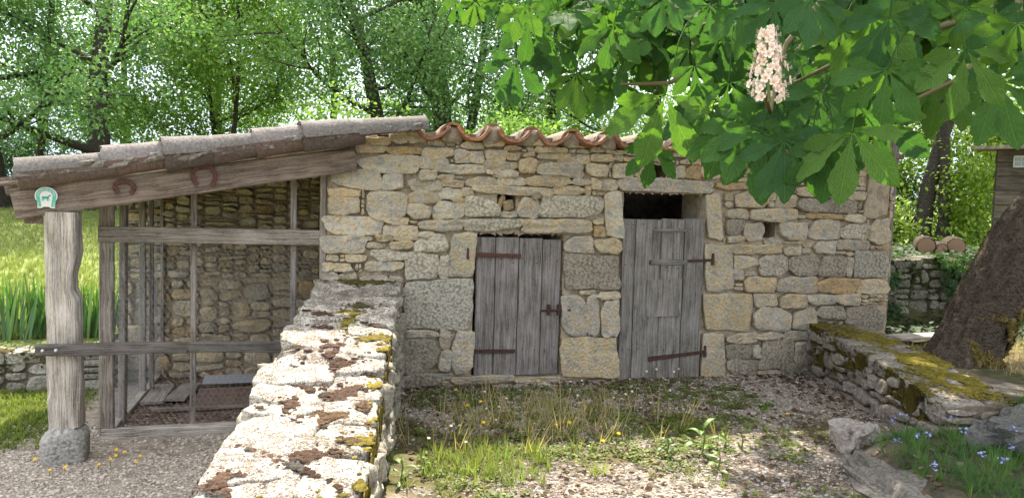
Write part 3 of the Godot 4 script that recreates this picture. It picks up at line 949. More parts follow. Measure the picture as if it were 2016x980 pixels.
func lean_to() -> void:
	var t := thing("timber_lean_to", "open timber lean-to with sloping tiled roof on a weathered post beside the stone building", "lean-to", Vector3(-1.62, -0.31, 0.46))
	var o := -t.position
	var P := func(x: float, y: float, z: float) -> Vector3: return Vector3(x, y, z) + o
	# the squared old trunk that carries the corner, on its stone block
	var b := Buf.new()
	var nh := 60
	var na := 32
	for j in nh + 1:
		var f := j / float(nh)
		var y := lerpf(-0.062, 1.425, f)
		for k in na:
			var an := TAU * k / na
			var pw := 6.0
			var rad := 1.0 / pow(pow(absf(cos(an)), pw) + pow(absf(sin(an)), pw), 1.0 / pw)
			var p := Vector3(cos(an) * 0.101 * rad, y, sin(an) * 0.095 * rad)
			var side := maxf(0.0, cos(an))
			p.x -= side * (0.026 * smoothstep(0.60, 0.64, f) * smoothstep(0.80, 0.70, f) - 0.005 * sin(f * 9.0))
			p.x += 0.012 * (1.0 - f)
			var crack := smoothstep(0.80, 0.98, absf(n3(Vector3(an * 2.6 + 0.8 * n3(Vector3(an, y * 2.0, 0)), y * 0.55, 3.0)) * 2.0))
			var dent := 0.010 * n3(Vector3(p.x * 12.0, y * 3.5, p.z * 12.0)) + 0.007 * n3(Vector3(p.x * 38.0, y * 9.0, p.z * 38.0))
			p += Vector3(cos(an), 0, sin(an)) * (dent - 0.024 * crack)
			b.add(p, Color.WHITE * (1.0 + 0.15 * n3(p * 7.0)), Vector2(an / TAU * 0.9, y * 0.7))
	for j in nh:
		for k in na:
			b.quad(j * na + k, j * na + (k + 1) % na, (j + 1) * na + (k + 1) % na, (j + 1) * na + k)
	part("post", b.mesh(), M.wood_pale, t, Transform3D(Basis(), Vector3(0, 0.31, 0)))
	part("footing_stone", boulder(Vector3(0.315, 0.36, 0.29), 8, Color(0.44, 0.43, 0.42), 0.12, 20, 12), M.lichen, t, Transform3D(Basis(), Vector3(0.0, 0.085, 0.0)))
	# the great rough-sawn fascia beam and the roof timbers
	beam(t, "fascia_beam", P.call(-1.885, 1.470, 0.56), P.call(0.362, 1.872, 0.095), 0.207, 0.055, M.wood_brown, 301, 0.006, Vector3(0.2, 0, 1), 0.182)
	beam(t, "wall_plate", P.call(-1.88, 1.585, -2.15), P.call(-1.78, 1.40, 0.50), 0.12, 0.12, M.wood_brown, 302, 0.006, Vector3.UP)
	for k in 5:
		var z := 0.30 - 0.55 * k
		beam(t, "rafter", P.call(-1.98, 1.565 - 0.005 * k, z + 0.08), P.call(0.13, 1.965 - 0.005 * k, z - 0.17), 0.08, 0.10, M.wood_brown, 310 + k, 0.004)
	# edge boards under the tiles
	beam(t, "edge_board", P.call(-1.965, 1.598, 0.585), P.call(0.34, 2.017, 0.14), 0.030, 0.06, M.wood_brown, 320, 0.004, Vector3(0.2, 0, 1))
	beam(t, "edge_board", P.call(-1.35, 1.669, 0.49), P.call(0.24, 1.957, 0.17), 0.018, 0.03, M.wood_pale, 321, 0.003, Vector3(0.2, 0, 1))
	beam(t, "edge_board", P.call(-1.93, 1.612, -1.9), P.call(-1.905, 1.612, 0.57), 0.10, 0.025, M.wood_brown, 322, 0.005, Vector3.UP)
	var deck := part("roof", slab(P.call(-1.96, 1.645, 0.56), P.call(0.36, 2.075, 0.12), Vector3(0.08, 0, -2.75), 0.025), M.wood_brown, t)
	# tiles: rows run down the slope; the verge row is the one in view
	var A := Vector3(0.86, 2.118, 0.135)
	var B := Vector3(-1.85, 1.628, 0.59)
	var dir := (B - A).normalized()
	var back := -dir
	var across := Vector3.UP.cross(dir).normalized()
	var r := RandomNumberGenerator.new()
	r.seed = 71
	var marks := [0.0, 0.185, 0.335, 0.46, 0.565, 0.68, 0.815, 1.0]
	for row in 9:
		var shift := Vector3(0.08, 0, -2.75).normalized() * (0.255 * row)
		for k in 7:
			var f0: float = marks[k + 1]
			var f1: float = marks[k]
			if row > 0 and k == 0:
				continue
			var p0 := A.lerp(B, f0) + shift
			var p1 := A.lerp(B, f1) + shift
			var lift := Vector3(0, 0.008 + 0.014 * ((k * 5) % 3), 0.02 * sin(k * 2.1))
			var y := (p1 - p0).normalized()
			y = (y + Vector3(0, r.randf_range(-0.045, 0.02), r.randf_range(-0.035, 0.035))).normalized()
			var x := Vector3.UP.cross(-y).normalized()
			var bs := Basis(x, (-y).cross(x), -y)
			var ln := p0.distance_to(p1) + 0.05
			bs = bs * Basis.from_scale(Vector3(1, 1, ln / 0.5))
			part("cover_tile", tile_mesh("verge", (k + row) % 3), M.tile, deck, Transform3D(bs, p0 + lift + o + Vector3(0, 0.012, 0)))
			if k > 0:
				part("channel_tile", tile_mesh("under", (k + row) % 3), M.tile, deck, Transform3D(Basis(bs.x, bs.y, bs.z), p0 + o + Vector3(0, 0.072, -0.125 if row else 0.005)))
	# crumbling mortar along the foot of the verge tiles
	for k in 26:
		var p := A.lerp(B, (k + 0.5) / 26.0 + r.randf_range(-0.02, 0.02))
		part("mortar_lump", boulder(Vector3(r.randf_range(0.07, 0.17), r.randf_range(0.03, 0.055), 0.05), 400 + k, Color(0.27, 0.245, 0.22), 0.4, 12, 8), M.lichen, deck, Transform3D(Basis(Vector3.BACK, 0.18), p + o + Vector3(0, r.randf_range(0.01, 0.05), 0.100)))
	# the stone back wall of the shelter
	b = Buf.new()
	var gable := PackedVector2Array([Vector2(-1.80, -0.4), Vector2(0.148, -0.4), Vector2(0.148, 1.985), Vector2(-1.80, 1.63)])
	var wall := part("back_wall", extrude(gable, 0.37), M.mortar_plain, t, Transform3D(Basis(), P.call(0, 0, -2.4)))
	var codes := ["c", "c", "y", "c", "g", "y", "c", "o"]
	var big := fill(-1.80, -0.33, 0.14, 0.70, [], 12, 0.13, 0.36, 0.07, 0.21)
	var thin := fill(-1.80, 0.70, 0.14, 1.96, [], 13, 0.10, 0.34, 0.035, 0.12)
	for s in big + thin:
		var tn := tone(codes[r.randi() % codes.size()])
		if s[1] + s[3] * 0.5 > 1.62 + 0.18 * (s[0] + 1.80):
			continue
		var c: Color = tn[0] * r.randf_range(0.9, 1.2)
		part("stone", rock(s[2], s[3], r.randf_range(0.03, 0.085), r.randi(), c, r.randf_range(2.4, 4.2), 16, 0.02), tn[1], wall, Transform3D(Basis(Vector3.BACK, r.randf_range(-0.12, 0.12)), Vector3(s[0], s[1], 0.37)))
	horseshoes()


func shoe_path(w: float, h: float, n := 18) -> Array:
	var out := []
	for k in n + 1:
		var a := lerpf(-0.30 * PI, 1.30 * PI, k / float(n))
		out.append(Vector3(cos(a) * w * 0.5 * (0.92 if sin(a) < 0.0 else 1.0), sin(a) * h * 0.5 + (0.06 * h if sin(a) < 0.0 else 0.0), 0))
	return out


func shoe_mesh(w: float, h: float, web: float, thick: float, sd: int) -> ArrayMesh:
	var b := Buf.new()
	var pts := shoe_path(w - web, h - web)
	for k in pts.size():
		var d: Vector3 = (pts[mini(k + 1, pts.size() - 1)] - pts[maxi(k - 1, 0)]).normalized()
		var nrm := Vector3(d.y, -d.x, 0)
		var ww := web * (0.5 + 0.06 * n3(Vector3(k * 0.7, sd, 0)))
		for q in [Vector2(-1, 0), Vector2(-0.85, 1), Vector2(0.85, 1), Vector2(1, 0)]:
			b.add(pts[k] + nrm * q.x * ww + Vector3(0, 0, q.y * thick))
	for k in pts.size() - 1:
		for q in 4:
			b.quad(k * 4 + q, k * 4 + (q + 1) % 4, k * 4 + 4 + (q + 1) % 4, k * 4 + 4 + q)
	b.quad(0, 1, 2, 3)
	var e := (pts.size() - 1) * 4
	b.quad(e + 3, e + 2, e + 1, e)
	return b.mesh(false)


func horseshoes() -> void:
	# the fascia's front runs from (-1.885, 1.470, 0.59) to (0.362, 1.872, 0.125)
	var a := Vector3(-1.885, 1.470, 0.602)
	var e := Vector3(0.362, 1.872, 0.137)
	var u := (e - a).normalized()
	var n := Vector3.UP.cross(u).normalized() * -1.0
	n = u.cross(Vector3.UP).normalized()
	if n.z < 0.0:
		n = -n
	var up := n.cross(Vector3(u.x, 0, u.z).normalized()).normalized()
	var flat := Vector3(u.x, 0, u.z).normalized()
	var bs := Basis(flat, up, n)
	var s1 := thing("horseshoe", "smaller rusty horseshoe nailed on the fascia beam, nearer the green plaque", "horseshoe", a.lerp(e, 0.292) + n * 0.004 + Vector3(0, 0.008, 0), "horseshoes on the fascia beam")
	part("shoe", shoe_mesh(0.155, 0.135, 0.030, 0.011, 1), M.rust, s1, Transform3D(bs, Vector3.ZERO))
	var s2 := thing("horseshoe", "larger dark rusty horseshoe on the fascia beam, farther from the plaque", "horseshoe", a.lerp(e, 0.517) + n * 0.006 + Vector3(0, 0.012, 0), "horseshoes on the fascia beam")
	part("shoe", shoe_mesh(0.195, 0.205, 0.032, 0.014, 2), M.rust, s2, Transform3D(bs, Vector3.ZERO))
	for s in [s1, s2]:
		for k in 4:
			var b := Buf.new()
			tube(b, [Vector3.ZERO, Vector3(0, 0, 0.004)], [0.005, 0.004], 6)
			var w := 0.062 if s == s1 else 0.08
			part("nail", b.mesh(), M.iron, s, Transform3D(bs, bs * Vector3(w * (-1 if k % 2 else 1), 0.02 + 0.035 * (k / 2 - 1), 0.0125)))
	# enamel plaque in the shape of a horseshoe
	var p := thing("enamel_plaque", "small green and white enamel plaque with a horse emblem on the beam end", "plaque", a.lerp(e, 0.088) + n * 0.003 + Vector3(0, 0.012, 0))
	var white := mat(Color(0.66, 0.64, 0.60), 0.35, null, null, 1.0, 1.0, true, false)
	var green := mat(Color(0.10, 0.40, 0.31), 0.35, null, null, 1.0, 1.0, true, false)
	var line := mat(Color(0.04, 0.30, 0.24), 0.4, null, null, 1.0, 1.0, true, false)
	var out := PackedVector2Array()
	for k in 25:
		var an := lerpf(-0.2 * PI, 1.2 * PI, k / 24.0)
		out.append(Vector2(cos(an) * 0.066, sin(an) * 0.060 + 0.014))
	out.append_array(PackedVector2Array([Vector2(-0.050, -0.068), Vector2(-0.026, -0.066), Vector2(-0.014, -0.058), Vector2(0.014, -0.058), Vector2(0.026, -0.066), Vector2(0.050, -0.068)]))
	part("plate", extrude(out, 0.004), white, p, Transform3D(bs, Vector3.ZERO))
	part("green_band", band(0.059, 0.053, 0.037, 0.034, 0.0052), green, p, Transform3D(bs, Vector3.ZERO))
	# tiny raised letters round the band, too worn to read, and two stars at the heels
	for k in 17:
		var an := lerpf(0.02 * PI, 0.98 * PI, k / 16.0)
		var b := Buf.new()
		var hh := 0.0032 + 0.0014 * ((k * 7) % 3)
		box(b, Vector3(-0.0016, -hh, 0.0), Vector3(0.0016, hh, 0.0008))
		part("letter", b.mesh(false), white, p, Transform3D(bs * Basis(Vector3.BACK, an - PI / 2), bs * Vector3(cos(an) * 0.048, sin(an) * 0.0435 + 0.014, 0.0052)))
	for sx in [-1, 1]:
		for row in 2:
			var star := PackedVector2Array()
			for k in 10:
				var rr := 0.0052 if k % 2 == 0 else 0.0023
				star.append(Vector2(sin(k * PI / 5.0), cos(k * PI / 5.0)) * rr)
			part("star", extrude(star, 0.0008), white, p, Transform3D(bs, bs * Vector3(sx * (0.047 - 0.003 * row), -0.034 - 0.016 * row, 0.0052)))
	var horse := PackedVector2Array([Vector2(-0.027, 0.000), Vector2(-0.024, 0.010), Vector2(-0.014, 0.012), Vector2(0.004, 0.010), Vector2(0.012, 0.014), Vector2(0.018, 0.021), Vector2(0.022, 0.023), Vector2(0.030, 0.016), Vector2(0.028, 0.013), Vector2(0.022, 0.014), Vector2(0.017, 0.006), Vector2(0.014, -0.004), Vector2(0.020, -0.012), Vector2(0.016, -0.020), Vector2(0.013, -0.019), Vector2(0.016, -0.012), Vector2(0.009, -0.006), Vector2(0.008, -0.020), Vector2(0.004, -0.020), Vector2(0.003, -0.006), Vector2(-0.012, -0.005), Vector2(-0.010, -0.013), Vector2(-0.015, -0.020), Vector2(-0.019, -0.019), Vector2(-0.014, -0.013), Vector2(-0.018, -0.005), Vector2(-0.022, -0.020), Vector2(-0.026, -0.019), Vector2(-0.022, -0.004), Vector2(-0.024, 0.004), Vector2(-0.029, -0.008)])
	part("horse_emblem", extrude(horse, 0.0012), line, p, Transform3D(bs, bs * Vector3(0, 0, 0.0042)))


func extrude(poly: PackedVector2Array, depth: float) -> ArrayMesh:
	var b := Buf.new()
	var idx := Geometry2D.triangulate_polygon(poly)
	for s in 2:
		var f := b.v.size()
		for q in poly:
			b.add(Vector3(q.x, q.y, depth * s))
		for k in range(0, idx.size(), 3):
			b.tri(f + idx[k], f + idx[k + 1], f + idx[k + 2])
	var n := poly.size()
	for k in n:
		b.quad(k, (k + 1) % n, n + (k + 1) % n, n + k)
	return b.mesh(false)


func band(rx: float, ry: float, ix: float, iy: float, z: float) -> ArrayMesh:
	var b := Buf.new()
	var pts := []
	for k in 29:
		var f := k / 28.0
		var an := lerpf(-0.06 * PI, 1.06 * PI, f)
		pts.append([Vector2(cos(an) * rx, sin(an) * ry + 0.014), Vector2(cos(an) * ix, sin(an) * iy + 0.014)])
	pts.push_front([Vector2(0.048, -0.060), Vector2(0.027, -0.058)])
	pts.push_back([Vector2(-0.048, -0.060), Vector2(-0.027, -0.058)])
	for q in pts:
		for s in 2:
			b.add(Vector3(q[0].x, q[0].y, z - 0.002 * s))
			b.add(Vector3(q[1].x, q[1].y, z - 0.002 * s))
	for k in pts.size() - 1:
		var f := k * 4
		b.quad(f, f + 1, f + 5, f + 4)
		b.quad(f + 2, f, f + 4, f + 6)
		b.quad(f + 1, f + 3, f + 7, f + 5)
	return b.mesh(false)


# ---------------------------------------------------------------- the wire run under the lean-to
func hex_wire(w: float, h: float, cell: float, rad: float) -> ArrayMesh:
	var b := Buf.new()
	var dx := cell
	var dy := cell * 0.86
	var nx := int(w / dx)
	var ny := int(h / dy)
	for j in ny + 1:
		for i in nx + 1:
			var ox := dx * (i + (0.5 if j % 2 else 0.0))
			var y := j * dy
			var a := Vector3(ox, y, 0)
			var segs := [[a, a + Vector3(0, dy * 0.45, 0)], [a + Vector3(0, dy * 0.45, 0), a + Vector3(dx * 0.5, dy, 0)], [a + Vector3(0, dy * 0.45, 0), a + Vector3(-dx * 0.5, dy, 0)]]
			for s in segs:
				if s[1].x < 0.0 or s[1].x > w or s[0].x > w or s[1].y > h:
					continue
				var d: Vector3 = (s[1] - s[0]).normalized()
				var n := Vector3(d.y, -d.x, 0) * rad
				var f := b.v.size()
				for q in [n, -n * 0.5 + Vector3(0, 0, rad * 0.87), -n * 0.5 - Vector3(0, 0, rad * 0.87)]:
					b.add(s[0] + q)
					b.add(s[1] + q)
				for q in 3:
					var q2 := (q + 1) % 3
					b.quad(f + q * 2, f + q * 2 + 1, f + q2 * 2 + 1, f + q2 * 2)
	for y in [h * 0.33, h * 0.66]:
		tube(b, [Vector3(0, y, 0), Vector3(w, y, 0)], [rad * 1.2, rad * 1.2], 4)
	return b.mesh(false)


func wire_run() -> void:
	var t := thing("chicken_run", "wooden framed chicken run with wire netting under the lean-to", "chicken run", Vector3(-0.7, -0.31, -0.05))
	var o := -t.position
	var P := func(x: float, y: float, z: float) -> Vector3: return Vector3(x, y, z) + o
	beam(t, "post", P.call(-1.475, -0.33, -0.06), P.call(-1.46, 1.475, -0.06), 0.10, 0.06, M.wood_board, 501, 0.005)
	beam(t, "post", P.call(-1.44, -0.30, -0.42), P.call(-1.42, 1.46, -0.42), 0.10, 0.05, M.wood_board, 502, 0.005, Vector3.RIGHT)
	for q in [[-1.455, -1.30, 0.055], [-1.39, -1.36, 0.035], [-1.475, -2.02, 0.05], [-1.40, -1.98, 0.035]]:
		beam(t, "post", P.call(q[0], -0.30, q[1]), P.call(q[0] + 0.004, 1.50, q[1]), q[2], 0.05, M.wood_board, 505 + int(q[1] * 40), 0.004)
	beam(t, "batten", P.call(-0.862, -0.25, -0.085), P.call(-0.850, 1.585, -0.085), 0.044, 0.035, M.wood_board, 511, 0.003)
	beam(t, "batten", P.call(-0.100, -0.25, -0.085), P.call(-0.106, 1.72, -0.085), 0.046, 0.035, M.wood_grey, 512, 0.003)
	beam(t, "batten", P.call(0.125, -0.25, -0.02), P.call(0.125, 1.76, -0.02), 0.05, 0.04, M.wood_board, 513, 0.003)
	beam(t, "top_rail", P.call(-1.512, 1.250, -0.012), P.call(0.142, 1.238, -0.03), 0.120, 0.03, M.wood_board, 520, 0.004)
	beam(t, "sill", P.call(-1.50, -0.285, -0.03), P.call(0.12, -0.285, -0.03), 0.085, 0.09, M.wood_pale, 521, 0.005)
	beam(t, "side_sill", P.call(-1.46, -0.295, -0.08), P.call(-1.44, -0.295, -2.0), 0.06, 0.07, M.wood_pale, 522, 0.006, Vector3.UP)
	var net := hex_wire(1.62, 1.46, 0.042, 0.0010)
	part("wire_netting", net, M.wire, t, Transform3D(Basis(), P.call(-1.46, -0.25, -0.055)))
	part("wire_netting", hex_wire(1.90, 1.45, 0.042, 0.0010), M.wire, t, Transform3D(Basis(Vector3.UP, PI / 2), P.call(-1.425, -0.25, -0.09)))
	# things lying in the run
	var pile := Node3D.new()
	pile.free()
	var w1 := thing("loose_board", "short grey board lying in the run, nearest its left posts", "board", Vector3(-1.30, -0.27, -1.18), "boards lying in the run")
	part("plank", board(0.19, 0.66, 0.025, 531, 0.004), M.wood_board, w1, Transform3D(Basis(Vector3.RIGHT, PI / 2) , Vector3.ZERO))
	var w2 := thing("loose_board", "second grey board lying beside the first in the run", "board", Vector3(-1.09, -0.265, -1.20), "boards lying in the run")
	part("plank", board(0.18, 0.60, 0.022, 532, 0.004), M.wood_board, w2, Transform3D(Basis(Vector3.UP, -0.12) * Basis(Vector3.RIGHT, PI / 2), Vector3.ZERO))
	var b := Buf.new()
	corrugated(b, 0.24, 1.05, 0.06, 0.008)
	var sh := thing("corrugated_sheet", "pale corrugated metal sheet propped at the back of the run", "metal sheet", Vector3(-0.42, -0.21, -1.42))
	part("sheet", b.mesh(), M.zinc, sh, Transform3D(Basis(Vector3.RIGHT, 0.12) * Basis(Vector3.UP, PI / 2), Vector3.ZERO))
	b = Buf.new()
	corrugated(b, 0.62, 1.05, 0.13, 0.02)
	var sr := thing("corrugated_sheet", "rusty brown corrugated sheet lying in front of the pale one", "metal sheet", Vector3(-0.42, -0.262, -0.95))
	part("sheet", b.mesh(), M.rust_sheet, sr, Transform3D(Basis(Vector3.RIGHT, 0.05) * Basis(Vector3.UP, PI / 2 + 0.04), Vector3.ZERO))
	var tb := thing("loose_board", "narrow brown batten lying across the front of the run floor", "board", Vector3(-0.78, -0.268, -0.62), "boards lying in the run")
	part("plank", board(0.06, 0.95, 0.03, 535, 0.004), M.wood_brown, tb, Transform3D(Basis(Vector3.UP, PI / 2 + 0.03) * Basis(Vector3.RIGHT, PI / 2), Vector3.ZERO))
	# the rail pole spiked to the front of the post
	var rail := thing("rail_pole", "dark weathered pole rail spiked across the lean-to post", "rail", Vector3(-1.735, 0.50, 0.605))
	beam(rail, "pole", Vector3(-0.015, 0.0, 0.0), Vector3(0.93, -0.012, -0.05), 0.078, 0.055, M.wood_rail, 541, 0.010)
	beam(rail, "pole", Vector3(0.932, -0.014, -0.052), Vector3(1.85, -0.045, -0.12), 0.076, 0.055, M.wood_rail, 542, 0.010)
	for x in [0.035, 0.115]:
		b = Buf.new()
		tube(b, [Vector3(x, 0.0, 0.02), Vector3(x, 0.0, 0.037)], [0.013, 0.011], 8)
		part("bolt_head", b.mesh(), M.zinc, rail)


func corrugated(b: Buf, w: float, d: float, pitch: float, amp: float) -> void:
	var nx := int(w / pitch * 8)
	for j in 2:
		for i in nx + 1:
			var x := w * i / nx
			b.add(Vector3(x - w * 0.5, amp * sin(x / pitch * TAU), (j - 0.5) * d))
	for i in nx:
		b.quad(i, i + 1, i + nx + 2, i + nx + 1)
	var n := b.v.size()
	for k in n:
		b.add(b.v[k] - Vector3(0, 0.003, 0))
	for i in nx:
		b.quad(n + i, n + i + nx + 1, n + i + nx + 2, n + i + 1)
		b.quad(i, n + i, n + i + 1, i + 1)
		b.quad(nx + 1 + i, nx + 2 + i, n + nx + 2 + i, n + nx + 1 + i)


# ---------------------------------------------------------------- the lie of the land
func gy(x: float, z: float) -> float:
	var zz := clampf(z, 0.0, 5.5)
	var t := smoothstep(-0.16, 0.16, x - (0.43 - 0.165 * zz)) if z > 0.0 else smoothstep(0.0, 0.4, x)
	var h := lerpf(-0.31, 0.0, t)
	# the pasture behind, a little higher and rising to the wood
	var zb := -1.72 if x < -1.85 else (-2.35 if x < 0.1 else -3.1)
	var up := minf(0.05 + 0.053 * maxf(0.0, -1.7 - z), 1.45)
	h = lerpf(h, up, smoothstep(zb + 0.1, zb - 0.25, z))
	# terrace beyond the mossy wall on the right, and the bank that climbs behind it
	var xw := 5.02 - 0.29 * clampf(z, 0.0, 2.6)
	var tr := smoothstep(0.0, 0.22, x - xw) * smoothstep(2.75, 2.45, z)
	h = lerpf(h, 0.34, tr) if x < 5.57 or z > 0.0 else maxf(h, 0.34)
	h += smoothstep(5.5, 6.1, x) * smoothstep(-0.55, -0.95, z) * 0.66 * smoothstep(-9.0, -3.0, z)
	# flower bed between that wall and the rocks
	h += 0.17 * smoothstep(3.22, 3.55, x + 0.40 * (z - 2.4)) * smoothstep(2.0, 2.5, z) * (1.0 - tr)
	return h + 0.014 * n3(Vector3(x * 1.6, 0, z * 1.6)) + 0.005 * n3(Vector3(x * 9.0, 4, z * 9.0))


func gcol(x: float, z: float) -> Color:
	var a := 0.5 + 0.9 * n3(Vector3(x * 1.1, 11, z * 1.1))
	var f := 1.0 + 0.35 * n3(Vector3(x * 13.0, 2, z * 13.0))
	var gravel := Color(0.33, 0.285, 0.235)
	var soil := Color(0.105, 0.078, 0.055)
	var moss := Color(0.105, 0.10, 0.030)
	var grass := Color(0.075, 0.115, 0.025)
	var c := gravel
	if (z < -1.65 and (x < -1.7 or z < -2.3)) or x < -2.6:
		c = Color(0.20, 0.25, 0.07).lerp(Color(0.25, 0.29, 0.09), clampf(a, 0, 1))
	elif x < 0.43 - 0.165 * maxf(z, 0.0):
		c = Color(0.36, 0.305, 0.245)
		if z < -0.1:
			c = c.lerp(soil, 0.8 * smoothstep(0.02, 0.10, n3(Vector3(x * 1.3, 60, z * 1.7)) + 0.6 * n3(Vector3(x * 6.0, 61, z * 6.0)))) if x > -1.5 else c.lerp(grass, smoothstep(-1.75, -2.1, x))
		c = c.lerp(grass, smoothstep(-1.8, -2.15, x) * smoothstep(0.35, -0.2, z))
	elif x < 5.0:
		c = gravel.lerp(soil, 0.8 * smoothstep(0.02, 0.10, n3(Vector3(x * 1.3, 60, z * 1.7)) + 0.6 * n3(Vector3(x * 6.0, 61, z * 6.0))))
		var m := smoothstep(0.62, 0.74, a - 0.2 * smoothstep(2.2, 3.6, x))
		c = c.lerp(moss, m * 0.9)
		c = c.lerp(Color(0.075, 0.065, 0.04), smoothstep(3.2, 3.6, x + 0.4 * (z - 2.4)) * smoothstep(1.9, 2.4, z))
	else:
		c = Color(0.085, 0.08, 0.035).lerp(Color(0.26, 0.19, 0.11), smoothstep(5.3, 5.7, x) * smoothstep(0.6, 1.2, z))
	return c * f


func ground() -> void:
	var xs := PackedFloat32Array()
	var zs := PackedFloat32Array()
	var x := -120.0
	while x < 120.0:
		xs.append(x)
		x += 0.055 if x > -3.2 and x < 6.2 else (0.25 if x > -14.0 and x < 14.0 else 8.0)
	var z := -140.0
	while z < 40.0:
		zs.append(z)
		z += 0.055 if z > -2.6 and z < 3.9 else (0.3 if z > -12.0 and z < 9.0 else (1.0 if z > -40.0 and z < 12.0 else 10.0))
	var b := Buf.new()
	for j in zs.size():
		for i in xs.size():
			b.add(Vector3(xs[i], gy(xs[i], zs[j]), zs[j]), gcol(xs[i], zs[j]))
	var w := xs.size()
	for j in zs.size() - 1:
		for i in w - 1:
			b.quad(j * w + i, j * w + i + 1, (j + 1) * w + i + 1, (j + 1) * w + i)
	structure("ground", b.mesh(), M.ground)


# ---------------------------------------------------------------- dry stone walls
# o: start at ground, u: unit direction, len, hw: half thickness, top: Callable(s), bl / br: ground on either side
func dry_wall(t: Node3D, at: Vector3, u: Vector3, length: float, hw: float, top: Callable, bl: float, br: float, capm: Material, capc: Color, facem: Array, sd: int, core: Material = M.mortar, corec := Color(0.168, 0.138, 0.102), cap_w := Vector2(0.20, 0.50), cap_l := Vector2(0.13, 0.40)) -> void:
	var a := u.cross(Vector3.UP).normalized() * -1.0
	a = Vector3.UP.cross(u).normalized()
	var o := at - t.position
	var r := RandomNumberGenerator.new()
	r.seed = sd
	# core of earth and chips
	var b := Buf.new()
	var ns := int(length / 0.08)
	for k in ns + 1:
		var s := length * k / ns
		var h: float = top.call(s)
		var prof := [Vector2(-1.0, bl - 0.1), Vector2(-0.99, h - 0.03), Vector2(-0.5, h + 0.004), Vector2(0.0, h + 0.008), Vector2(0.5, h + 0.004), Vector2(0.99, h - 0.03), Vector2(1.0, br - 0.1)]
		for q in prof:
			var p: Vector3 = o + u * s + a * (q.x * (hw - 0.03)) + Vector3(0, q.y - at.y, 0)
			p += Vector3(0, 0.02 * n3(p * 5.0), 0) + a * 0.02 * n3(p * 4.0 + Vector3(9, 0, 0))
			b.add(p, corec * (1.0 + 0.4 * n3(p * 7.0)))
	for k in ns:
		for q in 6:
			b.quad(k * 7 + q, k * 7 + q + 1, k * 7 + q + 8, k * 7 + q + 7)
	for k in [0, ns * 7]:
		for q in range(1, 6):
			b.tri(k, k + q, k + q + 1)
	part("core", b.mesh(), core, t)
	# capping stones laid flat
	var caps := fill(-hw, 0.0, hw, length, [], sd + 1, cap_w.x, cap_w.y, cap_l.x, cap_l.y, 0.008)
	for c in caps:
		var s: float = c[1]
		var h: float = top.call(s)
		var dh: float = (top.call(minf(s + 0.1, length)) - top.call(maxf(s - 0.1, 0.0))) / 0.2
		var y := (u + Vector3(0, clampf(dh, -0.25, 0.25) + r.randf_range(-0.04, 0.04), 0)).normalized()
		var x := (a + Vector3(0, r.randf_range(-0.05, 0.05), 0)).normalized()
		var n := x.cross(y).normalized()
		n = n if n.y > 0.0 else -n
		var tint: Color = capc * r.randf_range(0.85, 1.1)
		var me := rock(c[2] + 0.016, c[3] + 0.016, r.randf_range(0.026, 0.040), r.randi(), tint, r.randf_range(8.0, 11.5), 40, 0.011, 0.07)
		part("cap_stone", me, capm, t, Transform3D(Basis(x, n.cross(x), n), o + u * s + a * c[0] + Vector3(0, h - at.y - 0.02, 0)))
	# faces
	for side in [-1, 1]:
		var base := br if side > 0 else bl
		var hmax := 0.0
		for k in 20:
			hmax = maxf(hmax, top.call(length * k / 19.0))
		var rects := fill(0.0, base - 0.03, length, hmax - 0.02, [], sd + 5 + side, 0.12, 0.36, 0.06, 0.19)
		for q in rects:
			var h: float = top.call(q[0])
			if q[1] + q[3] * 0.35 > h - 0.02:
				continue
			var nrm: Vector3 = a * float(side)
			var x := u * float(-side)
			var tint: Color = facem[1] * r.randf_range(0.75, 1.15)
			part("stone", rock(q[2], q[3], r.randf_range(0.04, 0.085), r.randi(), tint, r.randf_range(2.8, 5.0), 16, 0.016, 0.05), facem[0], t, Transform3D(Basis(x, Vector3.UP, nrm), o + u * q[0] + nrm * (hw - 0.045) + Vector3(0, q[1] - at.y, 0)))
	# the end towards the camera
	var hend: float = top.call(length)
	for q in fill(-hw + 0.02, minf(bl, br), hw - 0.02, hend, [], sd + 9, 0.14, 0.34, 0.06, 0.15):
		part("stone", rock(q[2], q[3], 0.06, r.randi(), facem[1] * r.randf_range(0.8, 1.1), 3.6, 16, 0.016), facem[0], t, Transform3D(Basis(a, Vector3.UP, u), o + u * (length - 0.04) + a * q[0] + Vector3(0, q[1] - at.y, 0)))


func cushion() -> ArrayMesh:
	var b := Buf.new()
	var seg := 9
	for ring in 4:
		var ph := [0.0, 0.55, 1.1, 1.6][ring] as float
		for k in seg:
			var t := TAU * k / seg
			var d := Vector3(sin(ph) * cos(t), cos(ph) * 0.6, sin(ph) * sin(t))
			var f := 1.0 + 0.5 * n3(d * 3.1 + Vector3(3, 1, 7))
			var q := 1.0 + 0.5 * n3(d * 6.0)
			b.add(d * f, Color(q, q, q))
	for ring in 3:
		for k in seg:
			var k2 := (k + 1) % seg
			b.quad(ring * seg + k, ring * seg + k2, (ring + 1) * seg + k2, (ring + 1) * seg + k)
	return b.mesh()


